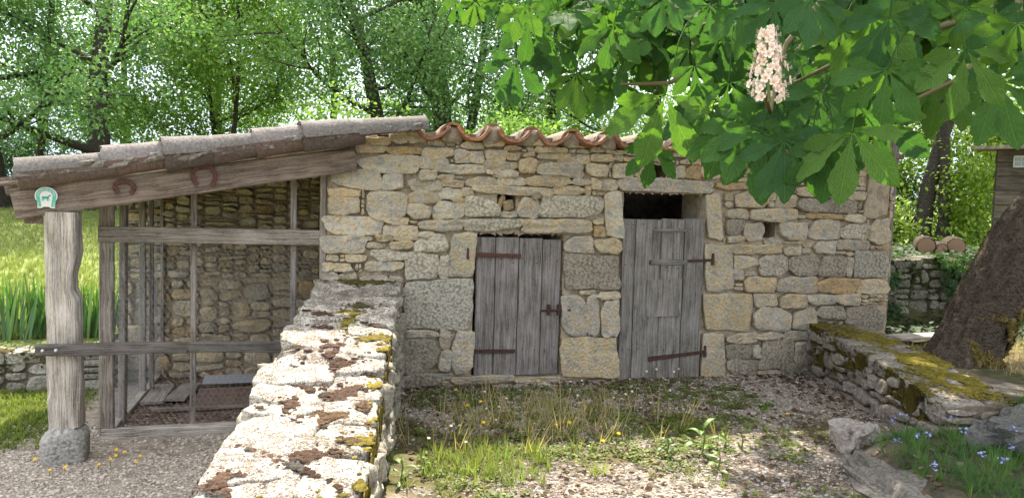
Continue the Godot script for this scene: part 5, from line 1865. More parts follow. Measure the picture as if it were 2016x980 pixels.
func taper(r0: float, r1: float, n: int) -> Array:
	var out := []
	for k in n + 1:
		out.append(lerpf(r0, r1, pow(k / float(n), 0.8)))
	return out


# spec: at, height, trunk radius, lean, first limb (share of height), reach, limbs, clumps per limb, leaf colours
func tree(called: String, label: String, at: Vector2, H: float, tr: float, lean: Vector3, first: float, reach: float, limbs: int, per: int, cols_in: Array, sd: int, group := "trees of the wood behind", leaf_size := 0.108, stems := 1) -> void:
	var r := RandomNumberGenerator.new()
	r.seed = sd
	var t := thing(called, label, "tree", Vector3(at.x, gy(at.x, at.y) - 0.05, at.y), group)
	var xfs := []
	var cols := []
	var me := leaf_clump(26, 0.62, leaf_size, 7 if leaf_size < 0.12 else 6)
	for st in stems:
		var sl := lean
		if stems > 1:
			var an := TAU * st / stems + 0.7
			sl = lean + Vector3(cos(an), 0, sin(an)) * 0.20
		var trunk := crooked(Vector3(sl.x, 0, sl.z) * 0.3, Vector3(sl.x, 1, sl.z), H * 0.9, 12, 0.075, 0.03, r)
		var b := Buf.new()
		var rad := taper(tr * 0.92, tr * 0.21, 12)
		rad[0] = tr * 1.15
		tube(b, trunk, rad, 10, Color.WHITE, 0.2, sd)
		part("trunk", b.mesh(), M.bark_far, t)
		for k in limbs:
			var f := lerpf(first, 0.97, (k + r.randf() * 0.6) / limbs)
			var at_i := clampf(f * 12.0, 0.0, 11.99)
			var p: Vector3 = trunk[int(at_i)].lerp(trunk[int(at_i) + 1], at_i - int(at_i))
			var az := k * 2.4 + r.randf_range(-0.5, 0.5) + sd
			var el := lerpf(0.15, 0.9, pow(f, 1.5)) + r.randf_range(-0.2, 0.2)
			var ln := reach * lerpf(1.0, 0.45, (f - first) / (1.0 - first)) * r.randf_range(0.75, 1.15)
			var d := Vector3(cos(az) * cos(el), sin(el), sin(az) * cos(el))
			var limb := crooked(p, d, ln, 7, 0.20, 0.05, r)
			b = Buf.new()
			var lr: float = maxf(0.035, rad[int(at_i)] * 0.46)
			tube(b, limb, taper(lr, 0.015, 7), 6, Color.WHITE, 0.15, k)
			for q in 7:
				var g := r.randf_range(0.25, 1.0) * 6.99
				var s0: Vector3 = limb[int(g)].lerp(limb[int(g) + 1], g - int(g))
				var dd := (d + Vector3(r.randf_range(-1, 1), r.randf_range(-0.5, 0.8), r.randf_range(-1, 1))).normalized()
				var sl2 := ln * r.randf_range(0.25, 0.5)
				var sub := crooked(s0, dd, sl2, 4, 0.25, 0.02, r)
				tube(b, sub, taper(lr * 0.35 + 0.006, 0.006, 4), 4)
				for c in per / 9:
					var e: Vector3 = sub[1 + r.randi() % 4]
					var s := r.randf_range(0.75, 1.35)
					var pos := e + Vector3(r.randfn(), r.randfn() * 0.7, r.randfn()) * 0.42
					xfs.append(Transform3D(Basis(Vector3(r.randf() - 0.5, 1.5, r.randf() - 0.5).normalized(), r.randf() * TAU).scaled(Vector3(s, s, s)), pos))
					cols.append((cols_in[r.randi() % cols_in.size()] as Color) * r.randf_range(0.9, 1.12))
			part("limb", b.mesh(), M.bark_far, t)
	stuff(many("crown", me, M.oak_leaf, t, xfs, cols))


func bush(label: String, at: Vector2, size: Vector3, count: int, cols_in: Array, sd: int, leaf_size := 0.085, called := "leafy_bush") -> void:
	var r := RandomNumberGenerator.new()
	r.seed = sd
	var t := thing(called, label, "bush", Vector3(at.x, gy(at.x, at.y) - 0.03, at.y), "bushes at the edge of the wood")
	var xfs := []
	var cols := []
	for k in 9:
		var an := k * 2.4
		var b := Buf.new()
		var limb := crooked(Vector3(cos(an), 0, sin(an)) * 0.1, Vector3(cos(an) * size.x * 0.5, size.y * 0.9, sin(an) * size.z * 0.5), size.y * 0.95, 6, 0.16, 0.02, r)
		tube(b, limb, taper(0.035, 0.008, 6), 5)
		part("stem", b.mesh(), M.bark_far, t)
	var lobes := []
	for k in 11:
		lobes.append([Vector3(r.randf_range(-0.42, 0.42), r.randf_range(0.12, 0.85), r.randf_range(-0.42, 0.42)), r.randf_range(0.16, 0.32)])
	for k in count:
		var lobe: Array = lobes[r.randi() % lobes.size()]
		var d := Vector3(r.randfn(), r.randfn(), r.randfn()).normalized() * pow(r.randf(), 0.45)
		var p: Vector3 = (lobe[0] + d * lobe[1]) * size
		p.y = maxf(p.y, 0.05)
		var s := r.randf_range(0.55, 1.0)
		xfs.append(Transform3D(Basis(Vector3(r.randf() - 0.5, 1.5, r.randf() - 0.5).normalized(), r.randf() * TAU).scaled(Vector3(s, s, s)), p))
		cols.append((cols_in[r.randi() % cols_in.size()] as Color) * r.randf_range(0.75, 1.3))
	stuff(many("foliage", leaf_clump(22, 0.45, leaf_size, 8), M.oak_leaf, t, xfs, cols))


func wood() -> void:
	var oak := [Color(0.16, 0.295, 0.115), Color(0.185, 0.325, 0.12), Color(0.21, 0.345, 0.13), Color(0.145, 0.27, 0.12)]
	var fresh := [Color(0.25, 0.40, 0.09), Color(0.28, 0.43, 0.095), Color(0.22, 0.37, 0.09)]
	var Z := Vector3.ZERO
	# front row, left to right across the picture
	tree("oak_tree", "dark thick oak trunk at the far left edge of the picture", Vector2(-8.6, -18.9), 13.0, 0.42, Vector3(-0.05, 0, 0), 0.16, 5.0, 11, 126, oak, 101)
	tree("oak_tree", "slim straight trunk second from the left edge, behind the lean-to roof end", Vector2(-8.9, -23.1), 13.0, 0.20, Z, 0.22, 4.2, 10, 112, oak, 102)
	tree("oak_tree", "stout forking oak above the left half of the lean-to roof", Vector2(-5.9, -18.6), 13.5, 0.40, Vector3(0.02, 0, 0), 0.12, 5.6, 12, 126, oak, 103)
	tree("oak_tree", "young forked tree with several thin stems above the middle of the lean-to roof", Vector2(-2.75, -21.4), 10.0, 0.13, Z, 0.20, 3.6, 10, 112, fresh, 104, "trees of the wood behind", 0.108, 2)
	tree("oak_tree", "broad dark-limbed oak behind the ridge of the lean-to", Vector2(2.55, -17.6), 12.5, 0.30, Vector3(-0.06, 0, 0), 0.16, 5.4, 13, 126, oak, 105)
	tree("oak_tree", "cluster of upright dark stems behind the first scallops of the tile eave", Vector2(4.7, -19.2), 13.0, 0.24, Z, 0.18, 4.0, 8, 105, oak, 106, "trees of the wood behind", 0.108, 3)
	tree("oak_tree", "leaning oak behind the middle of the tile eave", Vector2(7.4, -18.8), 12.0, 0.26, Vector3(0.25, 0, 0), 0.18, 4.8, 11, 112, oak, 107)
	tree("oak_tree", "oak mostly hidden behind the chestnut leaves over the tall door", Vector2(11.3, -17.4), 12.0, 0.28, Z, 0.15, 4.8, 11, 112, fresh, 108)
	tree("oak_tree", "straight grey trunk, the left one of the pair beyond the building corner", Vector2(14.6, -9.4), 12.0, 0.24, Vector3(0.05, 0, 0), 0.34, 3.6, 8, 98, fresh, 109)
	tree("oak_tree", "slimmer trunk leaning right, the right one of the pair beyond the building corner", Vector2(14.9, -9.0), 12.0, 0.17, Vector3(0.10, 0, 0), 0.38, 3.2, 8, 84, fresh, 110)
	# second row
	var far := [[-13.5, -31.0, "first"], [-8.0, -33.0, "second"], [-3.6, -30.0, "third"], [1.0, -31.0, "fourth"], [6.0, -30.0, "fifth"], [11.5, -28.5, "sixth"], [17.5, -26.0, "seventh"], [23.0, -22.0, "eighth"], [27.0, -16.0, "ninth"]]
	for k in far.size():
		tree("oak_tree", "distant tree of the back row, %s from the left" % far[k][2], Vector2(far[k][0], far[k][1]), 12.0 + (k * 5) % 4, 0.26, Z, 0.10, 5.4, 9, 105, oak if k % 2 else fresh, 120 + k, "trees of the wood behind", 0.14)
	# bushes under them
	bush("pale green elder bush just behind the first tiles of the eave", Vector2(1.45, -9.5), Vector3(3.0, 2.9, 2.4), 420, [Color(0.20, 0.31, 0.07), Color(0.17, 0.28, 0.06)], 140, 0.12)
	bush("bushy growth behind the middle of the tile eave", Vector2(4.6, -11.0), Vector3(4.2, 3.0, 2.6), 620, fresh, 141)
	bush("bright bushes behind the right half of the tile eave", Vector2(8.6, -11.2), Vector3(4.6, 3.3, 2.8), 760, fresh + [Color(0.26, 0.35, 0.05)], 142)
	bush("tall sunlit bush behind the pair of trunks, left part", Vector2(13.8, -11.6), Vector3(4.0, 3.9, 3.0), 900, [Color(0.24, 0.34, 0.05), Color(0.20, 0.31, 0.05)], 143)
	bush("tall sunlit bush behind the pair of trunks, right part", Vector2(17.0, -9.6), Vector3(4.2, 4.2, 3.0), 1000, [Color(0.26, 0.36, 0.05), Color(0.20, 0.31, 0.05)], 144)
	bush("yellow-green bush beside the board shed", Vector2(10.9, -6.6), Vector3(2.4, 1.5, 1.6), 420, [Color(0.24, 0.34, 0.06), Color(0.18, 0.28, 0.05)], 145)
	bush("hedge of shrubs at the left end of the pasture", Vector2(-12.5, -27.0), Vector3(7.0, 2.6, 3.0), 900, oak, 146)
	bush("hedge of shrubs at the right end of the pasture", Vector2(-5.0, -27.0), Vector3(7.0, 2.6, 3.0), 900, oak, 147)


# ---------------------------------------------------------------- the chestnut
func chestnut_leaf(v: int) -> ArrayMesh:
	# a palmate leaf: hub at the origin, middle leaflet along -y (length 1), seen from +z; stalk going up and back
	var key := "chestnut%d" % v
	if mesh_cache.has(key):
		return mesh_cache[key]
	var r := RandomNumberGenerator.new()
	r.seed = 900 + v
	var b := Buf.new()
	var angles := [[-102, 0.52], [-70, 0.74], [-35, 0.93], [0, 1.0], [35, 0.93], [70, 0.74], [102, 0.52]]
	if v % 2 == 1:
		angles = [[-88, 0.66], [-46, 0.92], [0, 1.0], [46, 0.92], [88, 0.66]]
	for q in angles:
		var an := deg_to_rad(q[0] * (0.86 if v % 2 else 1.0) + r.randf_range(-7, 7))
		var len: float = q[1] * r.randf_range(0.92, 1.06)
		var d := Vector3(sin(an), -cos(an), 0)
		var s := Vector3(cos(an), sin(an), 0)
		var out := Vector3(0, 0, 1)
		var droop := r.randf_range(0.15, 0.7) * (1.0 if v % 2 else 0.7)
		var roll := r.randf_range(-0.35, 0.35)
		s = s.rotated(d, roll)
		out = out.rotated(d, roll)
		var n := 16
		var p := d * 0.03
		var dir := (d + out * r.randf_range(-0.1, 0.30)).normalized()
		var f0 := b.v.size()
		var tone := r.randf_range(0.85, 1.15)
		for k in n + 1:
			var f := k / float(n)
			var w := 0.195 * len * (pow(f / 0.64, 1.2) if f < 0.64 else pow(maxf(0.0, cos((f - 0.64) / 0.36 * PI * 0.5)), 0.85))
			w = maxf(w, 0.006)
			var tooth := (0.013 if k % 2 else -0.008) * (1.0 if f > 0.3 and f < 0.95 else 0.0)
			w += tooth
			var cup := 0.22 * w
			var ruffle := 0.02 * sin(f * 16.0 + q[0])
			var c := Color(tone, tone, tone)
			b.add(p - s * w + out * (cup + ruffle), c, Vector2(0.5 - 0.5 * minf(1.0, w / (0.2 * len)), 1.0 - f))
			b.add(p, c, Vector2(0.5, 1.0 - f))
			b.add(p + s * w + out * (cup - ruffle), c, Vector2(0.5 + 0.5 * minf(1.0, w / (0.2 * len)), 1.0 - f))
			p += dir * len / n
			dir = (dir - out * droop / n * (0.6 + f)).normalized()
		for k in n:
			b.quad(f0 + k * 3, f0 + k * 3 + 1, f0 + k * 3 + 4, f0 + k * 3 + 3)
			b.quad(f0 + k * 3 + 1, f0 + k * 3 + 2, f0 + k * 3 + 5, f0 + k * 3 + 4)
	# stalk
	var bend := r.randf_range(-0.3, 0.3)
	tube(b, [Vector3.ZERO, Vector3(bend * 0.2, 0.35, -0.16), Vector3(bend * 0.7, 0.75, -0.5), Vector3(bend, 1.0, -0.9)], [0.013, 0.010, 0.011, 0.014], 5, Color(1.6, 1.35, 0.9))
	mesh_cache[key] = b.mesh()
	return mesh_cache[key]


# bark in plates between deep, wandering furrows that run along the stem
func furrowed(b: Buf, pts: Array, radii: Array, seg: int) -> void:
	var run := 0.0
	for k in pts.size():
		var d: Vector3 = (pts[mini(k + 1, pts.size() - 1)] - pts[maxi(k - 1, 0)]).normalized()
		var x := d.cross(Vector3(0.1, 0.15, 1.0)).normalized()
		var y := d.cross(x)
		if k > 0:
			run += pts[k].distance_to(pts[k - 1])
		for s in seg:
			var t := TAU * s / seg
			var ring := Vector3(cos(t), sin(t), 0.0)
			var bend := 0.5 * n3(Vector3(ring.x * 1.5, ring.y * 1.5, run * 2.0))
			var q := n3(Vector3(ring.x * 7.5 + bend, ring.y * 7.5, run * 3.2))
			var furrow := 1.0 - smoothstep(0.0, 0.16, absf(q))
			var cross_cut := 1.0 - smoothstep(0.0, 0.10, absf(n3(Vector3(ring.x * 5.0 + 40.0, ring.y * 5.0, run * 11.0))))
			var lump := 0.10 * n3(Vector3(ring.x * 1.6, ring.y * 1.6, run * 1.6 + 9.0)) + 0.05 * n3(Vector3(ring.x * 4.0, ring.y * 4.0, run * 4.0))
			var r: float = radii[k]
			var flare := 1.0 + 0.28 * maxf(0.0, 0.35 - run) / 0.35 * maxf(0.0, n3(Vector3(ring.x * 2.4, ring.y * 2.4, 77.0))) * 3.0
			var rr := r * (flare + lump) - 0.030 * furrow * minf(1.0, r * 5.0) - 0.012 * cross_cut * (1.0 - furrow)
			b.add(pts[k] + (x * cos(t) + y * sin(t)) * rr, Color.WHITE * (1.0 + 0.2 * n3(Vector3(ring.x * 9.0, ring.y * 9.0, run * 8.0))))
	for k in pts.size() - 1:
		for s in seg:
			var s2 := (s + 1) % seg
			b.quad(k * seg + s, k * seg + s2, (k + 1) * seg + s2, (k + 1) * seg + s)


const LEAVES := [
	0.758,2.127,3.498,0.153,0, 0.894,2.211,3.529,0.138,5, 0.777,2.246,3.599,0.129,10, 0.979,2.077,3.560,0.138,0, 0.608,2.432,3.022,0.078,0,
	0.669,2.411,3.143,0.089,5, 0.773,2.416,3.171,0.097,-10, 1.000,2.197,3.869,0.134,0, 1.033,1.920,4.209,0.179,8, 1.141,2.019,4.179,0.093,0,
	1.217,1.963,4.255,0.152,0, 1.125,1.784,3.931,0.117,0, 1.076,2.238,4.094,0.105,0, 1.463,1.890,3.703,0.096,5, 1.218,1.830,4.368,0.145,22,
	1.302,2.137,4.058,0.119,0, 1.303,2.206,4.157,0.127,0, 1.119,2.145,3.697,0.148,0, 1.145,2.049,3.607,0.153,0, 1.197,2.098,4.033,0.086,0,
	1.074,2.072,3.483,0.123,0, 1.259,1.775,4.487,0.144,0, 1.389,1.872,4.411,0.125,0, 1.370,1.795,4.619,0.153,0, 1.390,1.915,4.460,0.116,0,
	1.321,1.914,4.390,0.119,15, 1.289,1.883,4.280,0.129,25, 1.323,2.166,4.477,0.122,0, 1.295,2.173,4.365,0.122,8, 1.315,1.850,4.185,0.146,20,
	1.489,2.115,4.525,0.153,0, 1.582,2.022,4.245,0.089,0, 1.500,2.112,4.580,0.141,0, 1.457,1.958,4.631,0.140,0, 1.613,2.006,4.721,0.142,0,
	1.736,2.152,4.588,0.097,0, 1.910,1.969,4.544,0.160,-12, 2.056,2.005,4.269,0.119,0, 1.725,2.106,4.692,0.103,0, 1.695,2.063,4.791,0.105,0,
	1.665,1.881,4.380,0.146,0, 1.613,2.148,4.244,0.127,0, 1.315,2.267,3.949,0.120,0, 1.005,2.294,3.553,0.134,0, 0.943,2.355,3.428,0.119,0,
	1.598,2.181,4.549,0.125,0, 1.729,2.057,4.178,0.132,0, 1.521,2.100,4.119,0.132,0, 1.516,2.033,4.019,0.120,0, 2.030,2.098,4.152,0.137,10,
	1.986,2.076,4.453,0.129,0, 0.866,2.362,3.407,0.119,0, 1.041,2.309,3.665,0.111,0, 2.064,2.014,4.167,0.137,0, 1.584,1.910,4.253,0.127,0,
	1.606,1.945,4.360,0.122,0, 1.107,2.268,3.789,0.125,0, 1.449,2.134,3.994,0.137,0, 1.228,1.799,4.425,0.153,10, 1.333,1.798,4.505,0.144,-6,
	1.354,1.763,4.565,0.130,5, 1.494,1.833,4.545,0.144,-8, 1.225,1.828,4.266,0.140,14, 1.251,1.912,4.060,0.149,0
]


func chestnut_tree() -> void:
	var base := Vector3(5.36, 0.30, 1.16)
	var t := thing("chestnut_tree", "horse chestnut with leaning mossy trunk, hanging palmate leaves and one flower spike", "tree", base)
	var o := -base
	var r := RandomNumberGenerator.new()
	r.seed = 606
	# leaning trunk with flared roots
	var b := Buf.new()
	var tp := smooth_path([Vector3(-0.10, -0.12, 0.04), Vector3(-0.04, 0.06, 0.02), Vector3(0.03, 0.28, 0.02), Vector3(0.16, 0.60, 0.05), Vector3(0.40, 1.0, 0.08), Vector3(0.74, 1.45, 0.14), Vector3(1.05, 2.0, 0.2), Vector3(1.15, 2.8, 0.3), Vector3(1.0, 3.9, 0.5), Vector3(0.8, 5.2, 0.8), Vector3(0.6, 6.6, 1.0)], [0.36, 0.265, 0.24, 0.24, 0.245, 0.245, 0.24, 0.225, 0.19, 0.14, 0.05], 16)
	furrowed(b, tp[0], tp[1], 84)
	part("trunk", b.mesh(), M.bark, t)
	# moss and ivy-dark fur on the lower trunk
	var xfs := []
	var cols := []
	for k in 11000:
		var f := pow(r.randf(), 1.3)
		var y := f * 1.15 - 0.02
		var cx := 0.0 + 0.42 * pow(maxf(y, 0.0), 1.35)
		var an := r.randf() * TAU
		var rad := lerpf(0.275, 0.238, minf(1.0, y * 1.6))
		var p := Vector3(cx + cos(an) * rad * 0.98, y + sin(0.0), 0.03 + sin(an) * rad)
		if n3(p * 5.0) < -0.02:
			continue
		var s := r.randf_range(0.010, 0.024)
		xfs.append(Transform3D(Basis(Vector3(cos(an), 0.3, sin(an)).normalized(), r.randf() * 6.0).scaled(Vector3(s, s, s)), p))
		cols.append(Color(0.15, 0.115, 0.035) * r.randf_range(0.5, 1.5))
	stuff(many("moss", cushion(), M.moss, t, xfs, cols))
	# limbs over the yard and boughs that hang into view
	var limbs := [
		[Vector3(6.4, 3.0, 1.4), Vector3(5.2, 3.7, 2.2), Vector3(3.9, 4.0, 3.0), Vector3(2.7, 3.6, 3.7), Vector3(2.1, 3.0, 4.1)],
		[Vector3(6.4, 4.0, 1.6), Vector3(5.6, 5.0, 1.2), Vector3(4.2, 5.6, 1.2), Vector3(2.6, 5.6, 1.6)],
		[Vector3(6.2, 4.6, 1.9), Vector3(7.2, 5.4, 2.6), Vector3(8.4, 5.8, 3.4)],
		[Vector3(6.5, 3.2, 1.5), Vector3(7.6, 4.2, 0.8), Vector3(8.8, 4.8, 0.2)],
		[Vector3(6.1, 5.2, 2.0), Vector3(5.0, 6.3, 3.0), Vector3(3.8, 6.6, 4.2)]]
	var lr := [0.12, 0.10, 0.09, 0.09, 0.08]
	for k in limbs.size():
		b = Buf.new()
		var pts := []
		for p in limbs[k]:
			pts.append(p + o)
		tube(b, pts, taper(lr[k], 0.03, pts.size() - 1), 9, Color.WHITE, 0.2, k)
		part("limb", b.mesh(), M.bark, t)
	var twig := mat(Color(0.13, 0.11, 0.055), 0.8, null, null, 1.0, 1.0, true, false)
	var boughs := [
		[Vector3(2.1, 3.0, 4.1), Vector3(2.25, 2.5, 4.25), Vector3(1.95, 2.17, 4.42), Vector3(1.74, 2.11, 4.56), Vector3(1.60, 2.07, 4.35), Vector3(1.46, 1.96, 4.22)],
		[Vector3(2.4, 3.3, 3.9), Vector3(1.95, 2.75, 3.9), Vector3(1.55, 2.3, 3.95), Vector3(1.25, 2.17, 3.74), Vector3(1.04, 2.26, 3.46), Vector3(0.80, 2.32, 3.2)],
		[Vector3(2.1, 3.0, 4.1), Vector3(1.75, 2.5, 4.2), Vector3(1.42, 2.10, 4.25), Vector3(1.26, 1.86, 4.42), Vector3(1.189, 1.873, 4.513)],
		[Vector3(2.25, 2.5, 4.25), Vector3(2.2, 2.2, 4.35), Vector3(2.0, 2.0, 4.3), Vector3(1.74, 1.90, 4.25)],
		[Vector3(1.55, 2.3, 3.95), Vector3(1.38, 2.1, 3.9), Vector3(1.22, 2.0, 3.85), Vector3(1.1, 2.02, 3.7)],
		[Vector3(2.25, 2.5, 4.25), Vector3(2.35, 2.25, 4.5), Vector3(2.12, 2.05, 4.5), Vector3(1.9, 2.05, 4.62)]]
	for k in boughs.size():
		b = Buf.new()
		var pts := []
		for p in boughs[k]:
			pts.append(p + o + Vector3(r.randf_range(-0.02, 0.02), r.randf_range(-0.02, 0.02), 0))
		tube(b, pts, taper(0.020 if k < 2 else 0.014, 0.005, pts.size() - 1), 7)
		part("bough", b.mesh(), twig, t)
	# leaves: the picked-out ones, then those that fill the bough behind them
	var mats := []
	for c in [Color(0.11, 0.25, 0.08), Color(0.125, 0.275, 0.08), Color(0.095, 0.22, 0.085), Color(0.165, 0.32, 0.075)]:
		var m: StandardMaterial3D = M.chestnut.duplicate()
		m.albedo_color = c.linear_to_srgb()
		mats.append(m)
	var eye := Vector3(0.0, 1.6, 6.3)
	for k in range(0, LEAVES.size(), 5):
		var p := Vector3(LEAVES[k], LEAVES[k + 1], LEAVES[k + 2])
		var size: float = LEAVES[k + 3] * 1.26
		var v := r.randi() % 6
		var open := eye + Vector3(r.randf_range(-1.1, 1.1), r.randf_range(-0.4, 1.3), 0) - p
		var z := open.normalized()
		var y := Vector3.UP.rotated(z, deg_to_rad(-LEAVES[k + 4]) + r.randf_range(-0.16, 0.16))
		var x := y.cross(z).normalized()
		y = z.cross(x)
		part("leaf", chestnut_leaf(v), mats[r.randi() % 4], t, Transform3D(Basis(x, y, z).scaled_local(Vector3.ONE * size), p + o))
	# the hanging curtain, from its top edge downwards (u along, w down)
	var O := Vector3(0.639, 2.241, 3.873)
	var U := Vector3(1.608, 0.043, 0.428)
	var W := Vector3(0.005, -0.659, 0.047)
	var edge := [[-0.12, 0.02], [0.0, 0.22], [0.10, 0.28], [0.20, 0.40], [0.30, 0.52], [0.40, 0.50], [0.5, 0.62], [0.62, 0.66], [0.72, 0.62], [0.78, 0.42], [0.88, 0.30], [1.0, 0.34], [1.15, 0.4]]
	var n := 0
	while n < 234:
		var u := r.randf_range(-0.08, 1.12)
		var w := r.randf_range(-0.18, 0.66)
		var lim := 0.0
		for q in edge.size() - 1:
			if u >= edge[q][0] and u <= edge[q + 1][0]:
				lim = lerpf(edge[q][1], edge[q + 1][1], (u - edge[q][0]) / (edge[q + 1][0] - edge[q][0]))
		if w > lim - 0.20 or (u < 0.25 and r.randf() < 0.65):
			continue
		var deep := r.randf_range(0.15, 1.25) * lerpf(0.7, 1.0, u)
		var p := O + U * u + W * w
		var away := (p - Vector3(0, 1.6, 6.34)).normalized()
		p += away * deep
		var z := (Vector3(-p.x + r.randf_range(-2.5, 2.0), r.randf_range(-0.5, 4.0), 6.3 - p.z)).normalized()
		var y := Vector3.UP.rotated(z, r.randf_range(-0.9, 0.9))
		var x := y.cross(z).normalized()
		y = z.cross(x)
		var size := r.randf_range(0.12, 0.185)
		part("leaf", chestnut_leaf(r.randi() % 6), mats[r.randi() % 4], t, Transform3D(Basis(x, y, z).scaled_local(Vector3.ONE * size), p + o))
		n += 1
	# leaves too deep in the bough to pick out, and the rest of the crown above and around
	xfs = []
	cols = []
	while xfs.size() < 420:
		var u := r.randf_range(0.12, 1.15)
		var w := r.randf_range(-0.2, 0.42)
		var lim := 0.0
		for q in edge.size() - 1:
			if u >= edge[q][0] and u <= edge[q + 1][0]:
				lim = lerpf(edge[q][1], edge[q + 1][1], (u - edge[q][0]) / (edge[q + 1][0] - edge[q][0]))
		if w > lim - 0.26:
			continue
		var p := O + U * u + W * w
		p += (p - Vector3(0, 1.6, 6.34)).normalized() * r.randf_range(0.5, 1.5)
		var bs := Basis(Vector3.UP, r.randf_range(-1.6, 1.2)) * Basis(Vector3.RIGHT, r.randf_range(-1.0, 0.3))
		var s := r.randf_range(0.12, 0.19)
		xfs.append(Transform3D(bs.scaled(Vector3(s, s, s)), p + o))
		cols.append(Color(0.12, 0.27, 0.08) * r.randf_range(0.8, 1.2))
	var tries := 0
	while xfs.size() < 17000 and tries < 120000:
		tries += 1
		var d := Vector3(r.randfn(), r.randfn(), r.randfn()).normalized() * pow(r.randf(), 0.4)
		var p := Vector3(6.2, 5.8, 1.1) + d * Vector3(3.7, 2.3, 4.1)
		if r.randf() < 0.27:
			p = Vector3(2.3, 4.3, 2.7) + d * Vector3(1.8, 1.0, 1.8)
		if n3(p * 0.9) < lerpf(0.03, -0.32, smoothstep(3.0, 4.8, p.x)):
			continue
		var flat := Vector2(p.x, p.z - 6.34).length()
		if p.y < 1.9 + 0.31 * flat:
			continue
		var bs := Basis(Vector3(r.randf() - 0.5, 1, r.randf() - 0.5).normalized(), r.randf() * TAU) * Basis(Vector3.RIGHT, -1.1 + r.randf_range(-0.5, 0.5))
		var s := r.randf_range(0.12, 0.20)
		xfs.append(Transform3D(bs.scaled(Vector3(s, s, s)), p + o))
		cols.append(Color(0.12, 0.28, 0.10) * r.randf_range(0.8, 1.2))
	stuff(many("crown", chestnut_leaf(3), M.chestnut, t, xfs, cols))
	# the flower spike: a stalk with whorls of small white and pink flowers
	var foot := Vector3(1.189, 1.873, 4.513) + o
	var tip := Vector3(1.182, 2.070, 4.498) + o
	b = Buf.new()
	tube(b, [foot, foot.lerp(tip, 0.5), tip], [0.0045, 0.003, 0.0015], 6)
	var spike := part("flower_spike", b.mesh(), green_mat(Color(0.20, 0.24, 0.07)), t)
	var fl := []
	for c in [[Color(0.84, 0.81, 0.76), Color(0.74, 0.46, 0.28)], [Color(0.83, 0.78, 0.71), Color(0.72, 0.42, 0.24)], [Color(0.80, 0.71, 0.62), Color(0.66, 0.34, 0.18)]]:
		var fb := Buf.new()
		for k in 5:
			var an := TAU * k / 5.0
			var d := Vector3(cos(an), sin(an), 0)
			var s := Vector3(-sin(an), cos(an), 0)
			var f := fb.add(d * 0.08, c[1])
			fb.add(d * 0.45 + s * 0.34 + Vector3(0, 0, 0.30), c[0])
			fb.add(d * 0.85 + s * 0.36 + Vector3(0, 0, 0.34), c[0])
			fb.add(d * 1.02 + Vector3(0, 0, 0.22), c[0])
			fb.add(d * 0.85 - s * 0.36 + Vector3(0, 0, 0.34), c[0])
			fb.add(d * 0.45 - s * 0.34 + Vector3(0, 0, 0.30), c[0])
			fb.quad(f, f + 1, f + 2, f + 3)
			fb.quad(f, f + 3, f + 4, f + 5)
		for k in 5:
			var an := TAU * (k + 0.3) / 5.0
			tube(fb, [Vector3.ZERO, Vector3(cos(an) * 0.3, sin(an) * 0.3 - 0.2, 0.9), Vector3(cos(an) * 0.4, sin(an) * 0.4, 1.25)], [0.02, 0.02, 0.035], 4, Color(0.8, 0.66, 0.55))
		fl.append(fb.mesh())
	for k in 84:
		var f := (k + 0.5) / 84.0
		var level := floorf(f * 13.0) / 13.0 + 0.03
		var an := k * 2.399 + r.randf_range(-0.3, 0.3)
		var rad := lerpf(0.060, 0.012, pow(level, 1.15)) * r.randf_range(0.55, 1.12)
		if level < 0.15:
			rad *= 0.75
		var d := Vector3(cos(an), 0.15, sin(an)).normalized()
		var p := foot.lerp(tip, level) + d * rad + Vector3(0, r.randf_range(-0.004, 0.004), 0)
		var x := Vector3.UP.cross(d).normalized()
		var s := r.randf_range(0.010, 0.0135)
		part("flower", fl[r.randi() % 3], M.petal, spike, Transform3D(Basis(x, d.cross(x), d).scaled_local(Vector3.ONE * s), p))


